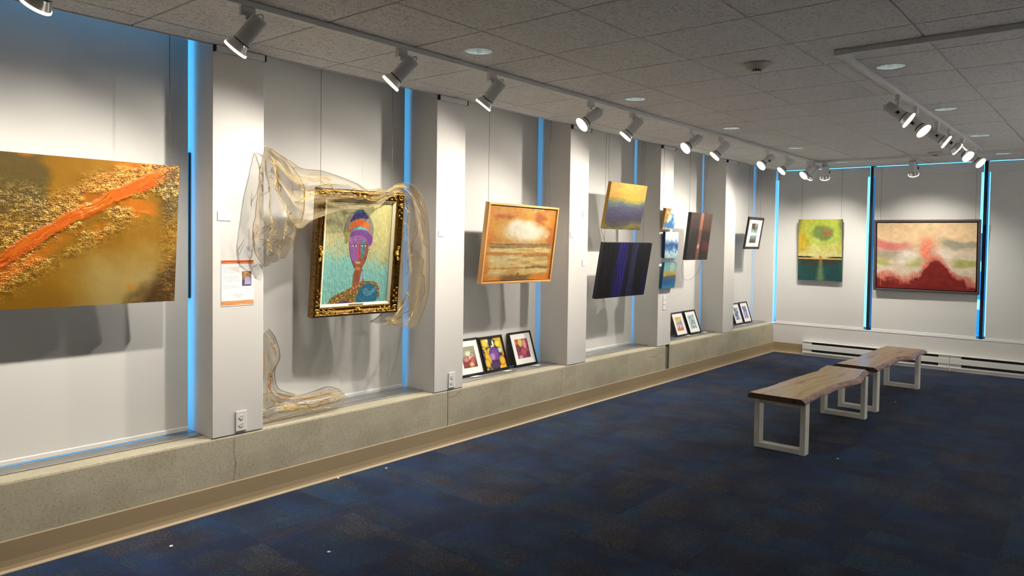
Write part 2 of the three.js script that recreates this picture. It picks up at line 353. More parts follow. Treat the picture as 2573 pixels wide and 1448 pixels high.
function hang(name, label, o) {   // o: at, w, h, tilt, yaw, roll, back (true on the far wall), depth, wires
  const t = thing(name, label, o.category ?? 'painting', o.at, o.group);
  t.rotation.order = 'YXZ'; t.rotation.set(o.tilt ?? 0, (o.back ? 0 : Math.PI / 2) + (o.yaw ?? 0), o.roll ?? 0); t.updateMatrixWorld(true);
  const zb = -(o.depth ?? 0.035);
  for (const s of o.wires ?? [-1, 1]) {
    const a = new THREE.Vector3(s * (o.w / 2 - (o.inset ?? 0.06)), o.h / 2 - o.h * 0.22, zb - 0.004), wp = t.localToWorld(a.clone()), top = wp.clone(); top.y = o.top ?? 3.2;
    const b = t.worldToLocal(top), g = new THREE.CylinderGeometry(0.0016, 0.0016, a.distanceTo(b), 6);
    const m = mesh('hanging_wire', g, M.wire, t); m.position.copy(a).add(b).multiplyScalar(0.5); m.quaternion.setFromUnitVectors(new THREE.Vector3(0, 1, 0), b.clone().sub(a).normalize());
    mesh('wire_hook', rbx(-0.008, 0.008, -0.02, 0.015, -0.006, 0.004, 0.002), M.black, t, a.toArray());
  }
  return t;
}
const pmat = (t, o = {}) => std({ map: t.map, bumpMap: t.bump, bumpScale: 0.003, roughness: 0.5, ...o });
function canvasBox(t, w, h, depth, front, side) {
  const g = new THREE.BoxGeometry(w, h, depth); g.translate(0, 0, -depth / 2);
  return mesh('canvas', g, [side, side, side, side, front, M.card], t);
}

// --- big gold abstract
{
  const P = paint(1536, 960, (u, v) => {
    const s = (u - 0.297) / 0.703, n = fbm(u * 6, v * 4, 4, 2), n2 = fbm(u * 14, v * 9, 4, 8);
    let c = mix([142, 98, 18], [168, 122, 30], n);
    c = mix(c, [186, 168, 112], ss(0.5, 0.85, v + (n - 0.5) * 0.3) * ss(0.25, 0.6, s) * 0.75);
    c = mix(c, [98, 82, 40], ss(0.3, 0.16, s + (n2 - 0.5) * 0.2) * ss(0.55, 0.25, v));
    c = mix(c, [104, 86, 48], ss(0.82, 0.93, s + (n2 - 0.5) * 0.1) * ss(0.5, 0.3, v));
    c = mix(c, [86, 62, 28], ss(0.86, 0.97, s * 0.55 + v * 0.52 + (n2 - 0.5) * 0.12));
    c = mix(c, [214, 116, 20], ss(0.62, 0.78, fbm(u * 5 + 3, v * 6, 3, 19)) * 0.7);
    const vc = 0.685 - 0.64 * s - 0.06 * Math.sin(s * 3.1), d = (v - vc) * 0.82 + (n2 - 0.5) * 0.05, along = s * 0.82 - v * 0.5;
    c = mix(c, [206, 104, 18], ss(0.1, 0.0, Math.abs(d + 0.09)) * ss(0.15, 0.6, s) * 0.7);
    const gl = ss(0.27, 0.08, Math.abs(d - 0.03)) * ss(0.32, 0.5, fbm(u * 8, v * 7, 3, 61)) + ss(0.3, 0.12, s) * ss(0.1, 0.3, v) * ss(0.75, 0.5, v) * 0.6 + ss(0.84, 0.95, s) * 0.5;
    const fl = 0.5 * fbm(u * 190 + d * 60, v * 240, 2, 33) + 0.5 * fbm(u * 60, v * 60, 3, 36), k = Math.min(1, gl);
    c = mix(c, fl > 0.5 ? [222, 176, 84] : [84, 58, 18], k * ss(0.02, 0.14, Math.abs(fl - 0.5)) * 0.85);
    const st = fbm(along * 9, d * 130, 3, 71), core = ss(0.055, 0.025, Math.abs(d)) * ss(0.98, 0.8, s);
    c = mix(c, mix([196, 64, 6], [246, 142, 38], st), core * 0.95);
    c = mix(c, [232, 120, 26], ss(0.05, 0.02, Math.abs(d - 0.1)) * ss(0.5, 0.1, s) * 0.6);
    c = scl(c, 0.95); return [...c, 0.3 + k * 0.6 * fl + core * (0.2 + st * 0.5) + 0.15 * n2];
  }, true);
  const t = hang('gold_painting', 'large gold abstract canvas with an orange diagonal streak at the left edge', { at: [0.0, 1.66, -1.393], w: 1.22, h: 0.765, tilt: 0.08, wires: [-1, 1], inset: 0.03 });
  canvasBox(t, 1.22, 0.765, 0.035, pmat(P, { bumpScale: 0.012, roughness: 0.36, metalness: 0.35 }), std({ color: 0xb98a4e, roughness: 0.6 }));
}

// --- portrait in gilt frame
{
  const tq = [132, 196, 186], cream = [206, 198, 150];
  const P = drawn(900, 1180, (g, W, H) => {
    const X = (x) => x * W, Y = (y) => y * H, rgb = (c) => 'rgb(' + c.map(Math.round).join(',') + ')';
    const im = g.createImageData(W, H);
    for (let y = 0; y < H; y++) for (let x = 0; x < W; x++) {
      const u = x / W, v = y / H, n = fbm(u * 5 + v * 2, v * 9, 4, 3), i = (y * W + x) * 4;
      let c = mix([188, 184, 132], tq, ss(0.35, 0.62, v + (n - 0.5) * 0.25 - (u > 0.6 ? 0.12 : 0))); c = mix(c, [206, 196, 118], ss(0.6, 0.9, u) * ss(0.75, 0.3, v) * 0.6);
      c = mix(c, [70, 170, 178], ss(0.6, 0.85, fbm(u * 3, v * 5, 3, 9) * ss(0.4, 0.7, v)) * 0.8); im.data[i] = c[0]; im.data[i + 1] = c[1]; im.data[i + 2] = c[2]; im.data[i + 3] = 255;
    }
    g.putImageData(im, 0, 0);
    const blob = (pts, fill) => { g.fillStyle = typeof fill === 'string' ? fill : rgb(fill); g.beginPath(); g.moveTo(X(pts[0][0]), Y(pts[0][1])); for (let i = 1; i < pts.length; i++) { const a = pts[i], b = pts[(i + 1) % pts.length]; g.quadraticCurveTo(X(a[0]), Y(a[1]), X((a[0] + b[0]) / 2), Y((a[1] + b[1]) / 2)); } g.closePath(); g.fill(); };
    // shoulders
    blob([[0.08, 1.02], [0.12, 0.93], [0.3, 0.885], [0.44, 0.84], [0.5, 0.8], [0.62, 0.78], [0.82, 0.79], [0.88, 0.86], [0.87, 1.02]], [128, 96, 40]);
    blob([[0.5, 1.02], [0.53, 0.9], [0.6, 0.82], [0.74, 0.8], [0.85, 0.87], [0.84, 1.02]], [22, 108, 142]);
    blob([[0.2, 1.02], [0.22, 0.98], [0.4, 0.965], [0.48, 1.02]], [92, 66, 110]);
    // neck
    blob([[0.43, 0.9], [0.45, 0.78], [0.455, 0.66], [0.6, 0.64], [0.605, 0.75], [0.62, 0.8], [0.5, 0.88]], [150, 78, 40]);
    blob([[0.55, 0.8], [0.56, 0.7], [0.6, 0.66], [0.61, 0.78]], [150, 176, 190]);
    // face halves
    blob([[0.36, 0.36], [0.37, 0.5], [0.42, 0.6], [0.47, 0.66], [0.54, 0.67], [0.6, 0.62], [0.655, 0.5], [0.67, 0.36], [0.5, 0.3]], [150, 78, 48]);
    blob([[0.365, 0.38], [0.38, 0.52], [0.44, 0.6], [0.5, 0.6], [0.52, 0.5], [0.515, 0.38], [0.44, 0.33]], [148, 84, 158]);
    blob([[0.53, 0.36], [0.545, 0.5], [0.56, 0.575], [0.6, 0.52], [0.615, 0.42], [0.6, 0.35]], [46, 128, 152]);
    blob([[0.51, 0.4], [0.5, 0.5], [0.505, 0.545], [0.53, 0.55], [0.535, 0.5], [0.53, 0.4]], [206, 52, 40]);
    // eyes, brows, mouth, chin
    for (const x of [0.445, 0.585]) { blob([[x - 0.05, 0.43], [x, 0.412], [x + 0.05, 0.43], [x, 0.442]], [214, 206, 206]); blob([[x - 0.02, 0.43], [x, 0.415], [x + 0.02, 0.43], [x, 0.44]], [36, 26, 34]); g.strokeStyle = 'rgb(30,20,30)'; g.lineWidth = 7; g.beginPath(); g.moveTo(X(x - 0.055), Y(0.428)); g.quadraticCurveTo(X(x), Y(0.402), X(x + 0.055), Y(0.426)); g.stroke(); }
    blob([[0.455, 0.595], [0.5, 0.585], [0.57, 0.592], [0.52, 0.615]], [232, 196, 120]); g.fillStyle = 'rgb(70,40,24)'; g.fillRect(X(0.465), Y(0.598), X(0.09), 4);
    blob([[0.47, 0.64], [0.52, 0.635], [0.57, 0.66], [0.5, 0.68]], [214, 112, 36]);
    // earrings
    g.fillStyle = 'rgb(190,150,50)'; for (const [x, y] of [[0.35, 0.47], [0.35, 0.5], [0.352, 0.53], [0.675, 0.47], [0.68, 0.5], [0.672, 0.53]]) { g.beginPath(); g.arc(X(x), Y(y), 11, 0, 7); g.fill(); }
    // turban
    blob([[0.27, 0.33], [0.27, 0.22], [0.36, 0.12], [0.46, 0.06], [0.54, 0.07], [0.64, 0.12], [0.73, 0.24], [0.72, 0.38], [0.66, 0.42], [0.64, 0.36], [0.4, 0.36], [0.35, 0.42]], [138, 128, 108]);
    blob([[0.29, 0.4], [0.285, 0.3], [0.34, 0.24], [0.37, 0.3], [0.34, 0.42]], [150, 140, 62]);
    blob([[0.35, 0.2], [0.4, 0.12], [0.5, 0.06], [0.58, 0.1], [0.66, 0.17], [0.5, 0.15]], [44, 26, 116]);
    blob([[0.44, 0.1], [0.51, 0.045], [0.57, 0.08], [0.54, 0.11]], [18, 92, 108]);
    blob([[0.34, 0.29], [0.36, 0.21], [0.48, 0.155], [0.62, 0.19], [0.68, 0.28], [0.55, 0.23], [0.4, 0.26]], [228, 104, 18]);
    blob([[0.38, 0.29], [0.44, 0.24], [0.55, 0.235], [0.66, 0.28], [0.55, 0.265], [0.44, 0.275]], [110, 180, 180]);
    blob([[0.36, 0.35], [0.38, 0.29], [0.48, 0.265], [0.62, 0.275], [0.72, 0.34], [0.71, 0.42], [0.66, 0.44], [0.63, 0.37], [0.5, 0.33]], [126, 64, 150]);
    blob([[0.36, 0.385], [0.37, 0.34], [0.5, 0.32], [0.62, 0.345], [0.64, 0.4], [0.5, 0.36]], [166, 104, 172]);
    g.strokeStyle = 'rgba(50,26,60,0.5)'; g.lineWidth = 5; for (let i = 0; i < 7; i++) { g.beginPath(); g.moveTo(X(0.38), Y(0.3 + i * 0.012)); g.quadraticCurveTo(X(0.52), Y(0.25 + i * 0.013), X(0.69), Y(0.34 + i * 0.012)); g.stroke(); }
    g.strokeStyle = 'rgba(28,18,30,0.75)'; g.lineWidth = 8; g.beginPath(); g.moveTo(X(0.365), Y(0.4)); g.quadraticCurveTo(X(0.37), Y(0.54), X(0.47), Y(0.655)); g.stroke(); g.beginPath(); g.moveTo(X(0.655), Y(0.46)); g.quadraticCurveTo(X(0.64), Y(0.58), X(0.57), Y(0.65)); g.stroke();
    g.strokeStyle = 'rgba(150,200,214,0.6)'; g.lineWidth = 9; for (let i = 0; i < 4; i++) { g.beginPath(); g.ellipse(X(0.72), Y(0.87), 36 + i * 18, 26 + i * 12, -0.6, 0.4, 4.2); g.stroke(); }
  }, (u, v, c) => {
    const n = fbm(u * 40 + v * 12, v * 30 - u * 14, 3, 5), k = 0.8 + 0.14 * n; let o = scl(c, k);
    if (v > 0.8) { const gl = fbm(u * 90, v * 100, 2, 7); const m = c[0] > 110 && c[2] < 70 ? 1 : 0; if (m) o = mix(o, gl > 0.55 ? [220, 180, 90] : [96, 66, 26], 0.7 * ss(0.04, 0.2, Math.abs(gl - 0.5))); }
    return [...o, 0.3 + 0.5 * n];
  });
  const W = 0.717, H = 0.881, t = hang('framed_portrait', 'portrait of a woman in an orange and purple turban in an ornate gilt frame', { at: [0.0, 1.546, -3.306], w: W, h: H, tilt: 0.095, yaw: -0.069, depth: 0.05 });
  const gn = paint(512, 512, (u, v) => { const n = fbm(u * 16, v * 40, 4, 3), s = ss(0.58, 0.75, fbm(u * 30, v * 30, 3, 8)); return [...scl(mix([118, 86, 36], [58, 38, 16], s), 0.8 + 0.4 * n), n]; }, true, true);
  const gilt = std({ map: rep(gn.map, 4), bumpMap: rep(gn.bump, 4), bumpScale: 0.003, roughness: 0.32, metalness: 0.85, side: THREE.DoubleSide });
  const giltBright = std({ color: 0xc39a4a, roughness: 0.28, metalness: 0.9 });
  const prof = [[0, -0.045], [0, 0.004], [0.006, 0.016], [0.016, 0.02], [0.022, 0.014], [0.03, 0.003], [0.042, -0.006], [0.05, -0.004], [0.056, 0.002], [0.062, 0.0], [0.066, -0.012], [0.066, -0.045]];
  frameRails(W, H, prof, gilt, t);
  frameRails(W - 0.128, H - 0.128, [[0, -0.04], [0, -0.008], [0.004, -0.005], [0.02, -0.018], [0.02, -0.04]], std({ color: 0xd8d2b8, roughness: 0.6, side: THREE.DoubleSide }), t, 'liner');
  frameRails(W - 0.128, H - 0.128, [[-0.002, -0.012], [-0.002, -0.003], [0.003, -0.003], [0.003, -0.012]], giltBright, t, 'gold_fillet');
  const g = new THREE.PlaneGeometry(W - 0.165, H - 0.165); g.translate(0, 0, -0.024); mesh('canvas', g, pmat(P, { bumpScale: 0.006, roughness: 0.35 }), t);
  mesh('backing', bx(-W / 2 + 0.02, W / 2 - 0.02, -H / 2 + 0.02, H / 2 - 0.02, -0.05, -0.03), std({ color: 0x6b5637, roughness: 0.9 }), t);
  // carved ornaments: leaf scrolls at the corners, shells in the middle of each side
  const leaf = (x, y, a, l, w, z = 0.012) => { const q = new THREE.SphereGeometry(1, 10, 8); q.scale(l, w, 0.011); q.rotateZ(a); q.translate(x, y, z); return q; };
  const scroll = (x, y, a, r, f) => { const p = []; for (let i = 0; i <= 26; i++) { const th = i / 26 * 8.2, q = r * (1 - i / 32); const lx = Math.cos(th) * q * f, ly = Math.sin(th) * q; p.push([x + lx * Math.cos(a) - ly * Math.sin(a), y + lx * Math.sin(a) + ly * Math.cos(a), 0.014]); } return tube(p, 0.0045, 40, 6); };
  for (const sx of [-1, 1]) for (const sy of [-1, 1]) {
    const cx = sx * (W / 2 - 0.035), cy = sy * (H / 2 - 0.035), gs = [];
    gs.push(scroll(cx, cy, 0, 0.026, sx), scroll(cx - sx * 0.06, cy + sy * 0.012, 0.4 * sx, 0.019, -sx), scroll(cx + sx * 0.012, cy - sy * 0.06, 1.2 * sy, 0.019, sx));
    for (let i = 0; i < 6; i++) { gs.push(leaf(cx - sx * (0.05 + i * 0.02), cy - sy * (0.012 - 0.02 * (i % 2)), 0.5 * (i % 2 ? 1 : -1) * sx * sy, 0.014 - i * 0.0008, 0.006)); gs.push(leaf(cx - sx * (0.012 - 0.02 * (i % 2)), cy - sy * (0.05 + i * 0.02), Math.PI / 2 + 0.5 * (i % 2 ? 1 : -1) * sx * sy, 0.014 - i * 0.0008, 0.006)); }
    mesh('corner_ornament', mergeGeometries(gs.map((q) => (q.index ? q.toNonIndexed() : q))), giltBright, t);
  }
  for (const [x, y, a] of [[0, -1, 0], [0, 1, Math.PI], [-1, 0, -Math.PI / 2], [1, 0, Math.PI / 2]]) {
    const cx = x * (W / 2 - 0.03), cy = y * (H / 2 - 0.03), gs = [];
    for (let i = -3; i <= 3; i++) { const th = a + Math.PI / 2 + i * 0.36; gs.push(leaf(cx + Math.cos(th) * 0.014 , cy + Math.sin(th) * 0.014, th, 0.017, 0.0055)); }
    gs.push(scroll(cx - 0.04 * Math.cos(a), cy - 0.04 * Math.sin(a), a, 0.013, 1), scroll(cx + 0.04 * Math.cos(a), cy + 0.04 * Math.sin(a), a, 0.013, -1));
    mesh('shell_ornament', mergeGeometries(gs.map((q) => (q.index ? q.toNonIndexed() : q))), giltBright, t);
  }
  mesh('name_plate', rbx(-0.06, 0.06, -H / 2 + 0.066, -H / 2 + 0.08, -0.012, -0.006, 0.001), std({ color: 0x8d7a45, roughness: 0.4, metalness: 0.6 }), t);
}

// --- sunset in pale wood floater frame
{
  const P = paint(1100, 780, (u, v) => {
    const n = fbm(u * 5, v * 5, 5, 4), n2 = fbm(u * 26, v * 26, 3, 6), h = fbm(u * 5, v * 24, 4, 12), w = v + (fbm(u * 5, 3, 3, 5) - 0.5) * 0.03;
    let c = mix([188, 118, 30], [204, 152, 62], n);
    c = mix(c, [160, 70, 16], ss(0.5, 0.72, fbm(u * 4 + 2, v * 7, 4, 21)) * 0.85);
    const gl = ss(1.05, 0.5, Math.hypot((u - 0.53) / 0.46, (v - 0.33) / 0.2) + (n - 0.5) * 0.7);
    if (v < 0.55) c = mix(c, [226, 216, 192], gl);
    c = mix(c, [192, 176, 104], ss(0.62, 0.75, fbm(u * 9, v * 9, 3, 31)) * ss(0.2, 0.02, v) * 0.8);
    if (w > 0.5) {
      c = mix([206, 170, 92], [218, 204, 158], fbm(u * 4, v * 16, 4, 41)); c = mix(c, [170, 112, 36], ss(0.5, 0.7, h) * 0.5);
      const band = (at, wd, col, k) => { c = mix(c, col, ss(wd, wd * 0.3, Math.abs(w - at) + (n2 - 0.5) * wd) * k); };
      band(0.535, 0.035, [142, 104, 48], 0.75); band(0.505, 0.012, [96, 58, 20], 0.9); band(0.64, 0.02, [196, 110, 24], 0.8); band(0.665, 0.02, [150, 116, 60], u > 0.55 ? 0.8 : 0.1); band(0.835, 0.016, [198, 118, 28], 0.8); band(0.83, 0.025, [128, 100, 52], u > 0.6 ? 0.8 : 0);
      c = mix(c, [214, 124, 26], ss(0.86, 1.0, v + (n - 0.5) * 0.15)); c = mix(c, [112, 88, 40], ss(0.9, 0.95, v + (n2 - 0.5) * 0.1) * ss(0.2, 0.3, u) * ss(0.75, 0.6, u) * 0.9);
    }
    c = mix(c, [206, 120, 28], Math.max(ss(0.09, 0.01, u + (n - 0.5) * 0.1), ss(0.92, 0.99, u + (n - 0.5) * 0.1)) * 0.85);
    c = scl(c, 0.78 + 0.14 * n2); return [...c, 0.3 + (v > 0.5 ? 0.5 * h : 0.15 * n2) + (Math.abs(w - 0.52) < 0.03 ? 0.25 * n2 : 0)];
  }, true);
  const W = 0.984, H = 0.70, t = hang('framed_sunset', 'orange and white sunset landscape in a pale wooden frame', { at: [0.0, 1.619, -5.121], w: W, h: H, tilt: 0.121, yaw: -0.004, roll: -0.009, depth: 0.045 });
  const woodT = paint(256, 256, (u, v) => { const n = fbm(u * 3, v * 40, 3, 2); return scl([214, 160, 92], 0.86 + 0.28 * n); }, false, true);
  const wood = std({ map: woodT.map, roughness: 0.5, side: THREE.DoubleSide });
  frameRails(W, H, [[0, -0.045], [0, 0], [0.002, 0.001], [0.017, 0.001], [0.018, 0], [0.018, -0.045]], wood, t);
  mesh('backing', bx(-W / 2 + 0.018, W / 2 - 0.018, -H / 2 + 0.018, H / 2 - 0.018, -0.045, -0.036), M.blackFrame, t);
  const g = new THREE.BoxGeometry(W - 0.05, H - 0.05, 0.024); g.translate(0, 0, -0.022); const side = std({ color: 0xc27a24, roughness: 0.6 }); mesh('canvas', g, [side, side, side, side, pmat(P, { bumpScale: 0.006 }), side], t);
}

// --- yellow over dark blue, and the dark blue canvas below it
{
  const P = paint(700, 480, (u, v) => {
    const n = fbm(u * 9, v * 12, 4, 4), st = fbm(u * 20, v * 120, 2, 7), w = v + (fbm(u * 4, v * 3, 3, 9) - 0.5) * 0.16 + 0.06 * Math.sin(u * 3.1 + 3.6);
    let c = stops(w, [[0, [214, 156, 20]], [0.28, [222, 152, 14]], [0.36, [138, 128, 46]], [0.44, [72, 88, 104]], [0.52, [54, 54, 84]], [0.74, [44, 38, 70]], [0.82, [66, 62, 52]], [0.9, [116, 104, 34]], [1, [84, 76, 30]]]);
    if (w > 0.76) c = mix(c, [52, 50, 40], ss(0.45, 0.65, n) * 0.7);
    return [...scl(c, 0.7 + 0.22 * n + 0.18 * st), 0.3 + 0.4 * st];
  }, true);
  const t = hang('yellow_blue_painting', 'canvas with yellow over dark violet, hung above the dark blue canvas', { at: [0, 2.03, -6.89], w: 0.741, h: 0.495, tilt: 0.182, inset: 0.03 });
  canvasBox(t, 0.741, 0.495, 0.04, pmat(P), std({ color: 0xb08a34, roughness: 0.7 }));
  mesh('loose_wire', tube([[-0.34, -0.2, -0.05], [-0.33, -0.28, -0.045], [-0.3, -0.33, -0.03], [-0.29, -0.35, -0.035], [-0.26, -0.38, -0.03]], 0.002, 24, 5), M.wire, t);
  const Q = paint(800, 480, (u, v) => {
    const st = fbm(u * 70, v * 3, 3, 3), n = fbm(u * 12, v * 12, 4, 6), g = vn(u * 160, v * 90, 3);
    let c = mix([8, 9, 16], [15, 15, 22], n); const q = u + (fbm(u * 6, v * 2, 3, 9) - 0.5) * 0.1;
    c = mix(c, [38, 26, 122], ss(0.26, 0.4, q) * ss(0.56, 0.44, q) * (0.35 + 0.9 * st)); c = mix(c, [44, 44, 86], ss(0.55, 0.6, q) * ss(0.74, 0.68, q) * 0.7); c = mix(c, [14, 14, 70], ss(0.8, 0.95, q) * ss(0.4, 0.9, v) * 0.8);
    return [...scl(c, 0.65 + 0.5 * st + (g > 0.9 ? 0.4 : 0)), 0.2 + 0.5 * st + 0.3 * ss(0.6, 0.8, n)];
  }, true);
  const k = hang('dark_blue_painting', 'nearly black blue canvas with violet vertical streaks below the yellow canvas', { at: [0, 1.352, -6.888], w: 0.996, h: 0.592, tilt: 0.162, inset: 0.1 });
  canvasBox(k, 0.996, 0.592, 0.038, phy({ map: Q.map, bumpMap: Q.bump, bumpScale: 0.004, roughness: 0.6, specularIntensity: 0.35 }), std({ color: 0x0d0d18, roughness: 0.5 }));
}

// --- three small canvases on the fourth pilaster
{
  const F = [
    (u, v) => { const n = fbm(u * 5, v * 5, 4, 3), q = fbm(u * 4 + 2, v * 4, 4, 8); let c = mix([214, 204, 172], [176, 132, 62], ss(0.62, 0.3, u + v * 0.3 + (n - 0.5) * 0.9)); c = mix(c, [232, 230, 216], ss(0.5, 0.8, u - v * 0.3 + (q - 0.5))); c = mix(c, [44, 112, 182], ss(0.44, 0.6, v * 0.7 + u * 0.3 + (q - 0.5) * 0.9 - 0.12) * ss(1.0, 0.9, v) * 0.9); return [...scl(c, 0.9 + 0.2 * n), n]; },
    (u, v) => { const n = fbm(u * 6, v * 6, 4, 5), w = v + (n - 0.5) * 0.4; return [...stops(w, [[0, [196, 212, 214]], [0.22, [228, 232, 222]], [0.4, [98, 140, 178]], [0.55, [24, 62, 128]], [0.68, [60, 110, 164]], [0.8, [170, 196, 200]], [1, [120, 164, 180]]]), n]; },
    (u, v) => { const n = fbm(u * 6, v * 6, 4, 15), w = v + (n - 0.5) * 0.12; let c = stops(w, [[0, [92, 160, 172]], [0.3, [122, 172, 164]], [0.4, [168, 158, 92]], [0.48, [186, 140, 52]], [0.56, [60, 96, 110]], [0.75, [26, 84, 142]], [1, [36, 124, 160]]]); c = mix(c, [178, 190, 160], ss(0.25, 0.1, Math.hypot((u - 0.65) / 1.2, v - 0.2)) * 0.8); return [...scl(c, 0.85 + 0.3 * fbm(u * 30, v * 30, 2, 4)), n]; },
  ];
  const S = [['top of the three, tan with a blue swirl', 1.925, -7.775, 0.265, 0.245, 0.166, 0xb08a50], ['middle of the three, white cloud over deep blue', 1.625, -7.832, 0.319, 0.305, 0.022, 0x12265c], ['lowest of the three, teal with a golden band', 1.271, -7.795, 0.309, 0.305, 0.117, 0x1c5a82]];
  S.forEach(([words, y, z, w, h, tilt, edge], i) => {
    const P = paint(320, 320, F[i], true);
    const t = hang('small_canvas', 'small square canvas on the fourth pilaster, ' + words, { at: [0.055, y, z], w, h, tilt, depth: 0.035, wires: [-1], inset: 0.02, top: i ? [0, 1.80, 1.47][i] : HC - 0.02, group: 'small canvases on the fourth pilaster' });
    canvasBox(t, w, h, 0.035, pmat(P), std({ color: edge, roughness: 0.7 }));
  });
}

// --- dark red canvas with pink stripe
{
  const P = paint(560, 580, (u, v) => {
    const n = fbm(u * 8, v * 8, 4, 3), st = fbm(u * 40, v * 4, 3, 5); let c = mix([24, 19, 18], [40, 32, 29], n);
    c = mix(c, [84, 48, 28], ss(0.4, 0.33, v + (n - 0.5) * 0.1) * (0.35 + 0.6 * st) * (0.5 + 0.5 * ss(0.3, 0.7, u)));
    c = mix(c, [92, 28, 34], ss(0.62, 0.72, u + (n - 0.5) * 0.1) * ss(0.55, 0.66, v) * ss(0.86, 0.74, v) * 0.85);
    const q = u - 0.5 + (v - 0.5) * 0.05; c = mix(c, mix([140, 78, 66], [172, 112, 92], st), ss(0.085, 0.05, Math.abs(q)) * (v < 0.35 ? 0.9 : 0.45 + 0.4 * st)); c = mix(c, [236, 150, 140], ss(0.06, 0.015, Math.hypot(q + 0.01, (v - 0.71) * 0.8)));
    return [...c, 0.3 + 0.5 * st];
  }, true);
  const t = hang('dark_red_painting', 'dark brown and red canvas with a pink vertical stripe', { at: [0, 1.734, -8.677], w: 0.585, h: 0.593, tilt: 0.112, yaw: -0.008, inset: 0.04 });
  canvasBox(t, 0.585, 0.593, 0.045, pmat(P), std({ color: 0x15130f, roughness: 0.6 }));
  mesh('loose_wire', tube([[-0.27, -0.25, -0.05], [-0.26, -0.4, -0.06], [-0.2, -0.5, -0.07], [-0.02, -0.57, -0.1], [0.14, -0.55, -0.1], [0.24, -0.45, -0.07], [0.27, -0.26, -0.05]], 0.0015, 40, 5), M.wire, t);
}

// --- framed prints: hanging one, and those leaning on the ledge
function matted(t, W, H, fw, mw, P, frameMat, depth = 0.022) {
  frameRails(W, H, [[0, -depth], [0, -0.001], [0.002, 0], [fw - 0.002, 0], [fw, -0.002], [fw, -depth]], frameMat, t);
  const w = W - 2 * fw, h = H - 2 * fw;
  mesh('backing', bx(-W / 2 + 0.004, W / 2 - 0.004, -H / 2 + 0.004, H / 2 - 0.004, -depth, -depth + 0.004), M.blackFrame, t);
  const pw = w - 2 * mw[0], ph = h - 2 * mw[1];
  if (mw[0] > 0) {
    const s = new THREE.Shape([[-w / 2, -h / 2], [w / 2, -h / 2], [w / 2, h / 2], [-w / 2, h / 2]].map((p) => new THREE.Vector2(...p))), q = new THREE.Path([[-pw / 2, -ph / 2], [pw / 2, -ph / 2], [pw / 2, ph / 2], [-pw / 2, ph / 2]].map((p) => new THREE.Vector2(...p))); s.holes.push(q);
    const g = new THREE.ExtrudeGeometry(s, { depth: 0.002, bevelEnabled: false }); g.translate(0, 0, -0.011); mesh('mat', g, M.card, t);
  }
  const g = new THREE.PlaneGeometry(pw + 0.002, ph + 0.002); g.translate(0, 0, -0.0115); mesh('print', g, std({ map: P.map, roughness: 0.7 }), t);
}
const grey = std({ color: 0x2c2826, roughness: 0.5, side: THREE.DoubleSide });
const blackWood = std({ color: 0x120e0d, roughness: 0.35, side: THREE.DoubleSide });
{
  const P = paint(220, 320, (u, v) => {
    const n = fbm(u * 6, v * 6, 4, 3); let c = stops(v + (n - 0.5) * 0.1, [[0, [146, 150, 142]], [0.25, [104, 112, 104]], [0.42, [150, 172, 168]], [0.56, [214, 226, 222]], [0.68, [126, 146, 144]], [1, [88, 78, 66]]]);
    c = mix(c, [62, 52, 30], ss(0.5, 0.62, fbm(u * 5, v * 8, 4, 9)) * ss(0.5, 0.3, v) * ss(0.9, 0.5, u)); c = mix(c, [70, 56, 44], ss(0.7, 0.9, v) * ss(0.45, 0.65, fbm(u * 40, v * 3, 2, 6)) * 0.7); return c;
  });
  const t = hang('framed_print', 'hanging framed misty landscape print in the bay nearest the far corner', { at: [0, 1.805, -10.458], w: 0.557, h: 0.464, tilt: 0.152, depth: 0.02, category: 'framed print' });
  matted(t, 0.557, 0.464, 0.035, [0.125, 0.055], P, grey);
}
const circ = (list) => (u, v) => { let c = list.bg(u, v); for (const [x, y, r, ry, col, k] of list.spots) { const d = Math.hypot((u - x) / r, (v - y) / (ry ?? r)) + (fbm(u * 9, v * 9, 3, 7) - 0.5) * 0.3; c = mix(c, mix(col, scl(col, 0.72), ss(0.4, 1, d)), ss(1.05, 0.85, d) * (k ?? 1)); } return c; };
const smoky = (a, b, s) => (u, v) => mix(a, b, ss(0.3, 0.7, fbm(u * 5, v * 5, 4, s)));
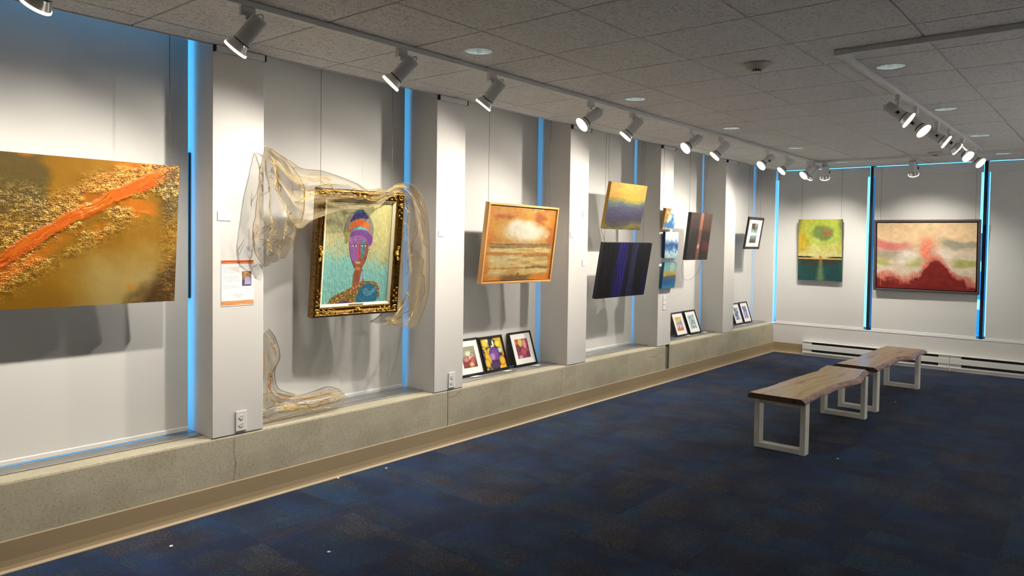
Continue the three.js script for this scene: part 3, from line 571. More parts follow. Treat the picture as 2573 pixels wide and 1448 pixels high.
const LP = [
  ['pale green and pink circles, partly hidden by the second pilaster', -4.755, -0.335, -0.28, [0.055, 0.055], circ({ bg: (u, v) => mix([150, 146, 118], [120, 40, 48], ss(0.35, 0.75, v + (fbm(u * 5, v * 5, 3, 3) - 0.5) * 0.3)), spots: [[0.5, 0.33, 0.26, 0.16, [206, 222, 196]], [0.78, 0.42, 0.16, 0.14, [190, 150, 140]], [0.62, 0.55, 0.22, 0.11, [232, 180, 150]], [0.3, 0.6, 0.2, 0.15, [196, 120, 120]], [0.75, 0.66, 0.2, 0.14, [186, 84, 100]], [0.62, 0.85, 0.2, 0.13, [236, 172, 110]], [0.2, 0.85, 0.25, 0.15, [130, 40, 40]]] })],
  ['yellow and purple blooms without a white mat', -5.087, -0.333, -0.28, [0, 0], circ({ bg: (u, v) => mix([226, 176, 30], [30, 18, 34], ss(0.5, 0.62, fbm(u * 4, v * 4, 4, 13) + 0.25 * ss(0.25, 0.05, Math.abs(u - 0.55)))), spots: [[0.2, 0.14, 0.16, 0.16, [240, 210, 60]], [0.3, 0.08, 0.07, 0.07, [226, 232, 200]], [0.5, 0.12, 0.09, 0.1, [24, 16, 20]], [0.57, 0.2, 0.05, 0.14, [240, 236, 214]], [0.34, 0.42, 0.13, 0.12, [188, 198, 96]], [0.5, 0.28, 0.07, 0.05, [214, 224, 180]], [0.8, 0.2, 0.15, 0.14, [232, 214, 60]], [0.85, 0.42, 0.14, 0.1, [196, 204, 180]], [0.55, 0.52, 0.25, 0.24, [120, 62, 156]], [0.44, 0.6, 0.14, 0.13, [176, 130, 190]], [0.5, 0.86, 0.24, 0.12, [74, 32, 96]], [0.86, 0.76, 0.16, 0.18, [232, 172, 26]], [0.14, 0.78, 0.13, 0.16, [226, 184, 40]]] })],
  ['pink and yellow petals, left of the third pilaster', -5.511, -0.325, -0.28, [0.055, 0.055], circ({ bg: smoky([110, 34, 62], [150, 70, 92], 5), spots: [[0.12, 0.16, 0.14, 0.16, [206, 96, 70]], [0.42, 0.18, 0.2, 0.26, [224, 196, 96]], [0.72, 0.3, 0.16, 0.34, [226, 140, 146]], [0.55, 0.68, 0.26, 0.24, [190, 78, 104]], [0.2, 0.5, 0.16, 0.16, [136, 46, 78]], [0.25, 0.92, 0.2, 0.1, [214, 150, 180]], [0.85, 0.8, 0.15, 0.12, [112, 48, 76]]] })],
  ['yellow, blue and orange wash, beside the fourth pilaster', -8.69, -0.34, -0.25, [0.06, 0.05], (u, v) => stops(v + (fbm(u * 5, v * 5, 4, 3) - 0.5) * 0.5, [[0, [196, 164, 70]], [0.3, [214, 188, 130]], [0.5, [130, 140, 190]], [0.65, [206, 200, 206]], [0.8, [206, 110, 60]], [1, [170, 120, 90]]])],
  ['pale blue grey, below the dark red canvas', -9.055, -0.36, -0.25, [0.06, 0.05], (u, v) => { const a = Math.abs(fbm(u * 4, v * 4, 4, 8) - 0.5); return mix([70, 84, 98], mix([142, 176, 190], [204, 216, 214], fbm(u * 6, v * 6, 3, 2)), ss(0.01, 0.08, a)); }],
  ['blue, half hidden by the fifth pilaster', -10.585, -0.32, -0.28, [0.06, 0.05], smoky([70, 84, 116], [180, 190, 206], 12)],
  ['violet, nearest the far corner', -10.905, -0.32, -0.28, [0.06, 0.05], (u, v) => mix(smoky([96, 96, 150], [168, 160, 200], 21)(u, v), [226, 228, 240], ss(0.1, 0.02, Math.abs(u - 0.55 + (v - 0.5) * 0.4)) * ss(0.3, 0.5, v))],
];
LP.forEach(([words, z, tilt, x, mw, f], i) => {
  const W = [0.32, 0.321, 0.333, 0.32, 0.323, 0.29, 0.294][i], H = [0.33, 0.325, 0.328, 0.31, 0.315, 0.315, 0.32][i], base = SILL + 0.012;
  const t = thing('leaning_print', 'leaning black framed print, ' + words, 'framed print', [x + 0, base + H / 2 * Math.cos(tilt) + 0.022 * Math.sin(-tilt) * 0, z], 'framed prints leaning on the ledge');
  t.rotation.order = 'YXZ'; t.rotation.set(tilt, Math.PI / 2, 0); t.position.y += 0.022 * Math.sin(-tilt);
  matted(t, W, H, mw[0] ? 0.016 : 0.018, mw, paint(260, 300, f), blackWood);
});
[[-4.755, -0.262], [-5.158, -0.244], [-5.592, -0.235], [-8.79, -0.246], [-9.276, -0.24], [-10.59, -0.232], [-11.098, -0.262]].forEach(([z, x], i) => {
  const t = thing('title_card', 'white title card on the ledge before the ' + ['pale green and pink', 'yellow and purple', 'pink and yellow', 'yellow, blue and orange', 'pale blue grey', 'half hidden blue', 'violet'][i] + ' leaning print', 'card', [x + 0.06, SILL + 0.013, z], 'title cards on the ledge');
  t.rotation.set(0, 0.1 * Math.sin(i * 3), 0.06); mesh('paper', rbx(-0.028, 0.028, -0.001, 0.001, -0.045, 0.045, 0.0008), M.card, t);
  for (let k = 0; k < 3; k++) mesh('text_line', bx(-0.012 + k * 0.008, -0.0105 + k * 0.008, 0.001, 0.0012, -0.02 + k * 0.004, 0.02 - k * 0.004), M.ink, t);
});

// --- far wall paintings
{
  const P = paint(620, 900, (u, v) => {
    const n = fbm(u * 5, v * 6, 4, 3), n2 = fbm(u * 22, v * 26, 3, 7), horizon = 0.63;
    let c;
    if (v < horizon) {
      c = mix([176, 178, 62], [208, 202, 124], ss(0.2, 0.6, v + (n - 0.5) * 0.5)); c = mix(c, [188, 156, 28], ss(0.35, 0.05, u + (n - 0.5) * 0.3) * ss(0.1, 0.3, v) * ss(0.62, 0.45, v) * 0.8); c = mix(c, [92, 100, 48], Math.max(ss(0.16, 0.0, u + v * 0.4), ss(0.84, 1, u) * ss(0.5, 0.1, v)) * 0.8);
      const d = Math.hypot((u - 0.58) / 0.26, (v - 0.22) / 0.13); c = mix(c, [98, 122, 60], ss(1.25, 0.7, d + (n - 0.5) * 0.6) * 0.85); c = mix(c, [150, 186, 62], ss(0.3, 0.1, Math.abs(d - 1.35)) * 0.6); c = mix(c, [178, 92, 56], ss(1.1, 0.6, Math.hypot((u - 0.66) / 0.09, (v - 0.215) / 0.05) + (n2 - 0.5)) * 0.85);
      c = mix(c, [216, 208, 150], ss(0.5, 0.62, v) * 0.6); const e = Math.abs(u - 0.52) * 2; c = mix(c, [36, 28, 18], ss(0.02, 0.006, Math.abs(v - horizon + 0.012 + (n2 - 0.5) * 0.02)) * ss(0.2, 0.6, e));
    } else {
      c = mix([26, 62, 56], [18, 84, 86], n); c = mix(c, [72, 44, 26], ss(0.78, 0.66, v + (n - 0.5) * 0.2) * 0.7); c = mix(c, [128, 146, 96], ss(0.05 + (v - horizon) * 0.35, 0.0, Math.abs(u - 0.52)) * 0.75);
      c = mix(c, [222, 182, 104], ss(0.022, 0.01, v - horizon - 0.004 + (n2 - 0.5) * 0.01));
    }
    c = mix(c, [214, 120, 22], ss(1.1, 0.8, Math.hypot((u - 0.52) / 0.035, (v - 0.62) / 0.028))); return [...scl(c, 0.8 + 0.24 * n2), 0.3 + 0.5 * n2];
  }, true);
  const t = hang('green_painting', 'tall yellow green canvas with a dark teal lower third on the far window wall', { at: [0.669, 1.575, ZB + 0.06], w: 0.619, h: 0.903, tilt: 0.056, back: true, inset: 0.03, top: 2.9 });
  canvasBox(t, 0.619, 0.903, 0.035, pmat(P), std({ color: 0x3a4424, roughness: 0.7 }));
}
{
  const P = paint(1100, 850, (u, v) => {
    const n = fbm(u * 5, v * 6, 5, 3), n2 = fbm(u * 20, v * 20, 3, 7), q = fbm(u * 3, v * 7, 4, 9);
    let c = stops(v, [[0, [196, 168, 130]], [0.25, [206, 176, 138]], [0.5, [196, 180, 160]], [0.7, [204, 188, 166]], [1, [190, 150, 130]]]);
    c = mix(c, [186, 96, 92], ss(0.1, 0.03, Math.abs(v - 0.33 - u * 0.12 + (n - 0.5) * 0.1)) * ss(0.45, 0.2, u) * 0.85); c = mix(c, [142, 130, 112], ss(0.1, 0.03, Math.abs(v - 0.47 - u * 0.1 + (n - 0.5) * 0.12)) * ss(0.42, 0.2, u) * 0.8);
    c = mix(c, [122, 126, 112], ss(0.08, 0.02, Math.abs(v - 0.33 - (u - 0.8) * 0.2 + (q - 0.5) * 0.2)) * ss(0.6, 0.75, u) * 0.75); c = mix(c, [146, 150, 66], ss(0.09, 0.03, Math.abs(v - 0.6 + (n - 0.5) * 0.1)) * Math.max(ss(0.2, 0.05, u), ss(0.72, 0.85, u), ss(0.12, 0.04, Math.abs(u - 0.38))) * 0.75);
    c = mix(c, [228, 220, 206], ss(0.16, 0.05, Math.hypot((u - 0.33) / 1.2, v - 0.52) + (n - 0.5) * 0.1) * 0.7); c = mix(c, [222, 206, 188], ss(0.14, 0.04, Math.hypot((u - 0.7), (v - 0.45)) + (n - 0.5) * 0.1) * 0.8);
    const drip = fbm(u * 46, v * 3, 2, 5), cx = Math.abs(u - 0.52 - (n - 0.5) * 0.1);
    c = mix(c, mix([196, 74, 58], [220, 150, 118], n2), ss(0.15, 0.04, cx + Math.abs(v - 0.4) * 0.22) * ss(0.14, 0.32, v) * (0.35 + 0.8 * ss(0.4, 0.65, n2)));
    const m = 0.9 - 0.33 * Math.exp(-Math.pow(Math.abs(u - 0.6) / (u < 0.6 ? 0.12 : 0.17), 2)) - 0.1 * ss(0.3, 0, u) + (n - 0.5) * 0.24 + (fbm(u * 14, v * 10, 3, 77) - 0.5) * 0.1;
    c = mix(c, [190, 92, 78], ss(m - 0.12, m - 0.02, v) * 0.75); c = mix(c, [112, 20, 18], ss(m - 0.02, m + 0.05, v)); c = mix(c, [134, 34, 26], ss(m, m + 0.1, v) * n2 * 0.8);
    if (u < 0.48 || (u > 0.69 && u < 0.76)) { const len = 0.74 + 0.24 * hash(Math.floor(u * 60), 3, 3), on = hash(Math.floor(u * 60), 1, 1) > 0.62 && Math.abs(u * 60 % 1 - 0.5) < 0.14; if (on && v > m - 0.1 && v < len + 0.02) c = mix(c, [224, 176, 152], 0.6); }
    return [...scl(c, 0.9 + 0.2 * n2), 0.3 + 0.4 * n2 + drip * 0.1];
  }, true);
  const W = 1.271, H = 0.984, t = hang('red_painting', 'large red and cream painting in a dark grey frame on the far wall', { at: [2.045, 1.519, ZB + 0.085], w: W, h: H, tilt: 0.078, yaw: 0.012, back: true, depth: 0.045, top: 2.9, inset: 0.07 });
  frameRails(W, H, [[0, -0.045], [0, -0.001], [0.003, 0], [0.026, 0], [0.03, -0.004], [0.03, -0.045]], std({ color: 0x4a4244, roughness: 0.5, side: THREE.DoubleSide }), t);
  mesh('backing', bx(-W / 2 + 0.02, W / 2 - 0.02, -H / 2 + 0.02, H / 2 - 0.02, -0.045, -0.032), M.blackFrame, t);
  const g = new THREE.BoxGeometry(W - 0.085, H - 0.085, 0.02); g.translate(0, 0, -0.02); const side = std({ color: 0x7a4038, roughness: 0.7 }); mesh('canvas', g, [side, side, side, side, pmat(P), side], t);
}

// black strip on the side of the first pilaster
{ const t = thing('black_strip', 'narrow black upright strip on the side of the first pilaster, right of the gold painting', 'strip', [-0.28, 1.27, -2.215]); mesh('strip', rbx(-0.02, 0.02, 0, 0.89, 0.001, 0.012, 0.002), M.black, t); }

// ------------------------------------------------------------------ wall labels, information sheet, outlets
[['beside the black strip on the first pilaster', 1.773, -2.288, 0.085, 0.055], ['at the left edge of the second pilaster', 1.698, -4.105, 0.06, 0.045], ['at the left edge of the third pilaster', 1.72, -5.885, 0.06, 0.055], ['higher one at the right edge of the third pilaster', 1.924, -6.094, 0.055, 0.06], ['lower one at the right edge of the third pilaster', 1.442, -6.098, 0.055, 0.06], ['at the left edge of the fourth pilaster beside the teal canvas', 1.379, -7.668, 0.055, 0.055], ['top of the stack of three on the fourth pilaster', 1.009, -7.785, 0.065, 0.045], ['middle of the stack of three on the fourth pilaster', 0.95, -7.785, 0.065, 0.045], ['bottom of the stack of three on the fourth pilaster', 0.89, -7.785, 0.065, 0.045]].forEach(([words, y, z, w, h]) => {
  const t = thing('wall_label', 'small white wall label ' + words, 'label', [0.0, y, z], 'wall labels on the pilasters');
  mesh('card', rbx(0.0005, 0.004, -h / 2, h / 2, -w / 2, w / 2, 0.0008), M.card, t);
  for (let k = 0; k < 4; k++) mesh('text_line', bx(0.004, 0.0043, h * (0.22 - k * 0.13), h * (0.22 - k * 0.13) + 0.0015, -w * (0.1 + 0.02 * (k % 2)), w * (0.08 + 0.03 * (k % 3))), M.ink, t);
});
{
  const P = drawn(420, 560, (g, W, H) => {
    g.fillStyle = '#f2efee'; g.fillRect(0, 0, W, H);
    g.fillStyle = '#8b8883';
    const para = (y, n, last) => { for (let i = 0; i < n; i++) { const w = i === n - 1 ? last : 218 - (i * 37 % 20); for (let x = 24; x < 24 + w;) { const l = 8 + ((x * 7 + i * 13) % 16); g.fillRect(x, y + i * 14, Math.min(l, 24 + w - x), 3.2); x += l + 4; } } };
    para(92, 6, 150); para(196, 7, 30); para(312, 3, 216);
    g.fillRect(156, 430, 130, 4); g.fillRect(196, 446, 50, 3); g.fillRect(184, 458, 74, 3); g.fillRect(318, 356, 52, 3);
    // printed photograph: somebody in a lilac jumper
    g.fillStyle = '#8a6244'; g.fillRect(266, 146, 124, 178); g.fillStyle = '#b98a58'; g.fillRect(284, 150, 70, 70); g.fillStyle = '#5a3e46'; g.fillRect(266, 250, 40, 74);
    g.fillStyle = '#a6a6d8'; g.beginPath(); g.moveTo(300, 312); g.lineTo(304, 230); g.quadraticCurveTo(340, 196, 376, 230); g.lineTo(380, 312); g.fill(); g.fillStyle = '#8a5a44'; g.beginPath(); g.ellipse(338, 190, 14, 19, 0, 0, 7); g.fill(); g.fillStyle = '#262436'; g.fillRect(306, 308, 74, 16);
  }, (u, v, c) => {
    if (v < 0.095 && v > 0.012) { const n = fbm(u * 5, v * 40, 4, 3), n2 = Math.abs(v - 0.045 - (fbm(u * 4, 1, 3, 2) - 0.5) * 0.04); return [...mix(mix([206, 108, 62], [232, 150, 96], n), [140, 48, 24], ss(0.012, 0.003, n2)), 0.5]; }
    if (v > 0.89 && v < 0.985) { const n = fbm(u * 5, v * 30, 4, 8); return [...mix([198, 112, 60], [240, 190, 130], n), 0.5]; }
    return [...c, 0.5];
  });
  const t = thing('information_sheet', 'printed artist sheet with orange bars and a small photograph, taped to the first pilaster', 'notice', [0.0, 1.3725, -2.376]);
  const g = new THREE.BoxGeometry(0.2125, 0.281, 0.0012); g.rotateY(Math.PI / 2); g.translate(0.0016, 0, 0);
  const f = std({ map: P.map, roughness: 0.7 }); mesh('paper', g, [M.card, M.card, M.card, M.card, f, M.card], t); t.rotation.x = 0.004;
}
[[-2.4, 'under the information sheet on the first pilaster'], [-4.241, 'low on the second pilaster']].forEach(([z, words]) => {
  const t = thing('wall_outlet', 'white double electrical outlet ' + words, 'outlet', [0.001, 0.522, z], 'outlets on the pilasters');
  mesh('cover_plate', rbx(0, 0.006, -0.062, 0.062, -0.037, 0.037, 0.003), M.white, t);
  for (const s of [-1, 1]) {
    const c = new THREE.CylinderGeometry(0.017, 0.017, 0.003, 24); c.rotateZ(Math.PI / 2); c.scale(1, 0.85, 1); c.translate(0.007, s * 0.024, 0); const q = mesh('socket', c, M.white, t);
    for (const [y, k, h] of [[0.003, -0.006, 0.008], [0.003, 0.006, 0.009], [-0.007, 0, 0.004]]) mesh('slot', bx(0.008, 0.0089, s * 0.024 + y - h / 2, s * 0.024 + y + h / 2, k - 0.0012, k + 0.0012), M.black, q);
  }
  const s = new THREE.CylinderGeometry(0.003, 0.003, 0.002, 10); s.rotateZ(Math.PI / 2); s.translate(0.0068, 0, 0); mesh('screw', s, M.alu, t);
});

// ------------------------------------------------------------------ baseboard heaters on the far wall
[[0.46, 2.372, 'left'], [2.376, 4.1, 'right']].forEach(([x0, x1, side]) => {
  const t = thing('baseboard_heater', side === 'left' ? 'long white electric baseboard heater starting near the far corner' : 'white electric baseboard heater joined on the right of the longer one', 'heater', [x0, 0, ZB], 'baseboard heaters'), L = x1 - x0;
  mesh('back_plate', bx(0, L, 0.02, 0.21, 0.001, 0.006), M.white, t);
  mesh('top_cover', rbx(0, L, 0.203, 0.213, 0.001, 0.062, 0.002), M.white, t);
  mesh('front_panel', rbx(0, L, 0.095, 0.172, 0.056, 0.064, 0.003), M.white, t);
  mesh('bottom_lip', rbx(0, L, 0.036, 0.056, 0.02, 0.064, 0.003), M.white, t);
  mesh('heating_element', bx(0.13, L - 0.13, 0.062, 0.2, 0.006, 0.03), M.darkMetal, t);
  mesh('foot_plate', bx(0, L, 0.0, 0.038, 0.001, 0.05), M.white, t);
  for (const s of [0, 1]) { mesh('end_cap', rbx(s ? L - 0.004 : 0, s ? L : 0.004, 0.0, 0.213, 0.001, 0.064, 0.0015), M.white, t); mesh('end_box', bx(s ? L - 0.13 : 0.004, s ? L - 0.004 : 0.13, 0.05, 0.203, 0.006, 0.05), M.white, t); }
});

// ------------------------------------------------------------------ live-edge benches
{
  const woodT = paint(512, 1536, (u, v) => {
    const wob = (fbm(u * 2, v * 3, 3, 4) - 0.5) * 0.35, knot = Math.exp(-Math.pow(Math.hypot((u - 0.35) / 0.08, (v - 0.6) / 0.05), 2)) + Math.exp(-Math.pow(Math.hypot((u - 0.65) / 0.06, (v - 0.25) / 0.05), 2)), g = fbm((u + wob * 0.3) * 34 + knot * 3, v * 2.2, 4, 9), r = fbm((u + wob) * 6, v * 1.2, 3, 14);
    let c = mix([188, 144, 96], [220, 182, 132], r); c = mix(c, [150, 106, 66], ss(0.55, 0.8, g) * 0.55); c = mix(c, [96, 58, 32], Math.min(1, knot) * 0.5);
    return [...scl(c, 0.94 + 0.1 * vn(u * 200, v * 30, 2)), 0.5 + 0.2 * g];
  }, true);
  const barkT = paint(256, 1024, (u, v) => { const n = fbm(u * 4, v * 26, 4, 6), q = fbm(u * 3, v * 9, 3, 16); let c = mix([128, 90, 76], [160, 134, 134], q); c = mix(c, [196, 138, 78], ss(0.62, 0.74, n)); return [...scl(c, 0.8 + 0.4 * n), n]; }, true);
  const top = phy({ map: woodT.map, bumpMap: woodT.bump, bumpScale: 0.0008, roughness: 0.42, clearcoat: 0.35, clearcoatRoughness: 0.25 }), bark = phy({ map: barkT.map, bumpMap: barkT.bump, bumpScale: 0.006, roughness: 0.4, clearcoat: 0.4, clearcoatRoughness: 0.2 }), endWood = std({ color: 0x4a3020, roughness: 0.6 });
  const legMat = std({ color: 0xd6d4cc, roughness: 0.5 });
  const bench = (label, x, z, turn, L, seed, leftE, rightE, frames, fw) => {
    const t = thing('live_edge_bench', label, 'bench', [x, 0, z], 'live-edge benches'); t.rotation.y = turn;
    // local: z from 0 (near end) to -L; x left negative
    const N = 60, Y1 = 0.45, Y0 = 0.405;
    const edge = (list, s, k) => { let i = 0; while (i + 2 < list.length && list[i + 1][0] < s) i++; const [a, p] = list[i], [b, q] = list[i + 1], e = ss(0, 1, (s - a) / (b - a)); return p + (q - p) * e + (fbm(s * 26, k, 3, seed) - 0.5) * 0.022; };
    const st = []; for (let i = 0; i <= N; i++) { const s = i / N; const bl = 0.02 + 0.03 * fbm(s * 12, 3, 3, seed + 5), br = 0.022 + 0.035 * fbm(s * 14, 7, 3, seed + 9); st.push({ z: -s * L, l: edge(leftE, s, 1.5), r: edge(rightE, s, 6.5), bl, br, ky: (fbm(s * 30, 2, 2, seed + 3) - 0.5) * 0.02 }); }
    const strip = (rows, uvf) => { const v = [], uv = [], idx = [], n = rows[0].length; rows.forEach((row, i) => row.forEach((p, j) => { v.push(...p); uv.push(...uvf(i / (rows.length - 1), j / (n - 1))); if (i && j) { const a = (i - 1) * n + j - 1, b = i * n + j - 1; idx.push(a, a + 1, b, b, a + 1, b + 1); } })); const g = new THREE.BufferGeometry(); g.setAttribute('position', new THREE.Float32BufferAttribute(v, 3)); g.setAttribute('uv', new THREE.Float32BufferAttribute(uv, 2)); g.setIndex(idx); g.computeVertexNormals(); return g; };
    const cross = (f) => st.map(f);
    const topG = strip(cross((s) => [0, 0.25, 0.5, 0.75, 1].map((k) => [s.l + (s.r - s.l) * k, Y1, s.z])), (a, b) => [b, a]);
    const botG = strip(cross((s) => [1, 0].map((k) => [s.l - s.bl * 0.6 + (s.r + s.br * 0.6 - s.l + s.bl * 0.6) * k, Y0, s.z])), (a, b) => [b, a]);
    mesh('seat_slab', mergeGeometries([topG, botG]), top, t);
    mesh('bark_edge', strip(cross((s) => [[s.r, Y1, s.z], [s.r + s.br * 0.55, Y1 - 0.012 + s.ky * 0.4, s.z], [s.r + s.br, Y1 - 0.028 + s.ky * 0.5, s.z], [s.r + s.br * 0.6, Y0, s.z]]), (a, b) => [b, a]), bark, t);
    mesh('bark_edge', strip(cross((s) => [[s.l - s.bl * 0.6, Y0, s.z], [s.l - s.bl, Y1 - 0.026, s.z], [s.l - s.bl * 0.5, Y1 - 0.01, s.z], [s.l, Y1, s.z]]), (a, b) => [b, a]), bark, t);
    for (const i of [0, N]) { const s = st[i], sh = new THREE.Shape([[s.l - s.bl * 0.6, Y0], [s.r + s.br * 0.6, Y0], [s.r + s.br, Y1 - 0.028], [s.r + s.br * 0.55, Y1 - 0.012], [s.r, Y1], [s.l, Y1], [s.l - s.bl * 0.5, Y1 - 0.01], [s.l - s.bl, Y1 - 0.026]].map((p) => new THREE.Vector2(...p))); const g = new THREE.ShapeGeometry(sh); g.translate(0, 0, s.z + (i ? -0.0002 : 0.0002)); if (i) g.scale(1, 1, 1); const m = mesh('end_grain', g, std({ color: 0x4a3020, roughness: 0.6, side: THREE.DoubleSide }), t); if (!i) { const k = new THREE.CylinderGeometry(0.014, 0.014, 0.001, 18); k.rotateX(Math.PI / 2); k.scale(1.3, 0.8, 1); k.translate(s.r - 0.05, 0.427, s.z + 0.001); mesh('knot', k, std({ color: 0x1c110b, roughness: 0.7 }), m); } }
    for (const [fz, fx] of frames) {
      const f = new THREE.Group(); f.name = 'leg_frame'; f.position.set(fx, 0, fz); t.add(f);
      for (const s of [-1, 1]) mesh('post', rbx(s * fw / 2, s * (fw / 2 - 0.042), 0, Y0, 0, -0.088, 0.003), legMat, f);
      mesh('foot_rail', rbx(-fw / 2 + 0.042, fw / 2 - 0.042, 0.001, 0.042, -0.002, -0.086, 0.003), legMat, f);
      mesh('top_rail', rbx(-fw / 2 + 0.042, fw / 2 - 0.042, Y0 - 0.04, Y0 - 0.0005, -0.002, -0.086, 0.003), legMat, f);
    }
  };
  bench('nearer live-edge wooden bench on white box legs', 2.055, -5.82, -0.014, 1.86, 3, [[0, -0.225], [0.25, -0.2], [0.5, -0.19], [0.8, -0.165], [1, -0.2]], [[0, 0.185], [0.15, 0.165], [0.45, 0.17], [0.7, 0.215], [1, 0.15]], [[-0.055, 0], [-1.68, 0.0]], 0.408);
  bench('farther live-edge wooden bench on white box legs', 2.1, -7.87, -0.035, 1.83, 41, [[0, -0.19], [0.3, -0.17], [0.6, -0.19], [1, -0.21]], [[0, 0.16], [0.3, 0.15], [0.5, 0.12], [0.62, 0.2], [1, 0.19]], [[-0.05, 0], [-1.66, 0.0]], 0.37);
}

// ------------------------------------------------------------------ track lighting
const TR = 0.89, TB = -10.21, T2X = 2.83, T2Z = -4.49;
{
  const rail = (x0, x1, z0, z1) => rbx(x0, x1, HC - 0.03, HC - 0.0005, z0, z1, 0.003);
  const a = thing('lighting_track', 'long white lighting track beside the pilaster wall, turning along the far windows', 'track', [0, 0, 0]);
  mesh('track_rail', rail(TR - 0.0175, TR + 0.0175, ZR - 0.3, TB + 0.0175), M.lampWhite, a);
  mesh('track_rail', rail(TR + 0.0175, 4.6, TB - 0.0175, TB + 0.0175), M.lampWhite, a);
  mesh('corner_connector', rbx(TR - 0.021, TR + 0.06, HC - 0.033, HC - 0.0005, TB - 0.021, TB + 0.06, 0.003), M.lampWhite, a);
  for (const z of [-2.35, -4.75, -7.15, -9.5]) mesh('joint_cover', rbx(TR - 0.019, TR + 0.019, HC - 0.032, HC - 0.0005, z - 0.05, z + 0.05, 0.003), M.lampWhite, a);
  mesh('slot', bx(TR - 0.006, TR + 0.006, HC - 0.0298, HC - 0.0295, ZR - 0.3, TB), M.darkMetal, a);
  const b = thing('lighting_track', 'shorter white lighting track over the benches with a branch to the right', 'track', [0, 0, 0]);
  mesh('track_rail', rail(T2X - 0.0175, T2X + 0.0175, T2Z + 0.0175, -9.86), M.lampWhite, b);
  mesh('track_rail', rail(T2X + 0.0175, XR - 0.2, T2Z - 0.0175, T2Z + 0.0175), M.lampWhite, b);
  mesh('corner_connector', rbx(T2X - 0.021, T2X + 0.07, HC - 0.034, HC - 0.0005, T2Z - 0.07, T2Z + 0.021, 0.003), M.lampWhite, b);
  mesh('slot', bx(T2X - 0.006, T2X + 0.006, HC - 0.0298, HC - 0.0295, T2Z - 0.1, -9.83), M.darkMetal, b);
  mesh('end_cap', rbx(T2X - 0.02, T2X + 0.02, HC - 0.031, HC - 0.0005, -9.86, -9.88, 0.003), M.white, b);
}
const lathe = (pts, seg = 28) => { const g = new THREE.LatheGeometry(pts.map((p) => new THREE.Vector2(...p)), seg); g.rotateX(Math.PI / 2); return g; };
const headG = {
  body: lathe([[0.0, -0.1], [0.034, -0.1], [0.039, -0.096], [0.0405, -0.09], [0.0405, 0.044], [0.038, 0.044], [0.038, 0.03]]),
  ring: lathe([[0.0395, 0.041], [0.0413, 0.0415], [0.0413, 0.0465], [0.036, 0.047]]),
  glass: lathe([[0.036, 0.03], [0.038, 0.046], [0.044, 0.058], [0.053, 0.076], [0.0575, 0.086], [0.059, 0.09]]),
  rim: lathe([[0.059, 0.084], [0.0605, 0.088], [0.0605, 0.095], [0.057, 0.098], [0.053, 0.097]]),
  face: lathe([[0.0, 0.0985], [0.03, 0.098], [0.055, 0.0955]]),
  adapter: rbx(-0.015, 0.015, -0.045, 0, -0.035, 0.035, 0.003),
  neck: (() => { const g = new THREE.CylinderGeometry(0.009, 0.009, 0.02, 12); g.translate(0, -0.05, 0); return g; })(),
  star: (() => { const s = new THREE.Shape(); for (let i = 0; i < 16; i++) { const a = i / 16 * Math.PI * 2, r = i % 4 === 0 ? 0.017 : i % 4 === 2 ? 0.008 : 0.011; s[i ? 'lineTo' : 'moveTo'](Math.cos(a) * r, Math.sin(a) * r); } const g = new THREE.ExtrudeGeometry(s, { depth: 0.012, bevelEnabled: false }); return g; })(),
};
const lampGlass = std({ color: 0xe2e1dc, roughness: 0.22, metalness: 0.55, side: THREE.DoubleSide });
const lampFace = std({ color: 0xffffff, emissive: new THREE.Color(1.0, 0.95, 0.84), emissiveIntensity: 3.0 });
const lampRim = std({ color: 0xffffff, emissive: new THREE.Color(1.0, 0.93, 0.8), emissiveIntensity: 1.4 });
const FWD = new THREE.Vector3(0, 0, 1), UPV = new THREE.Vector3(0, 1, 0);
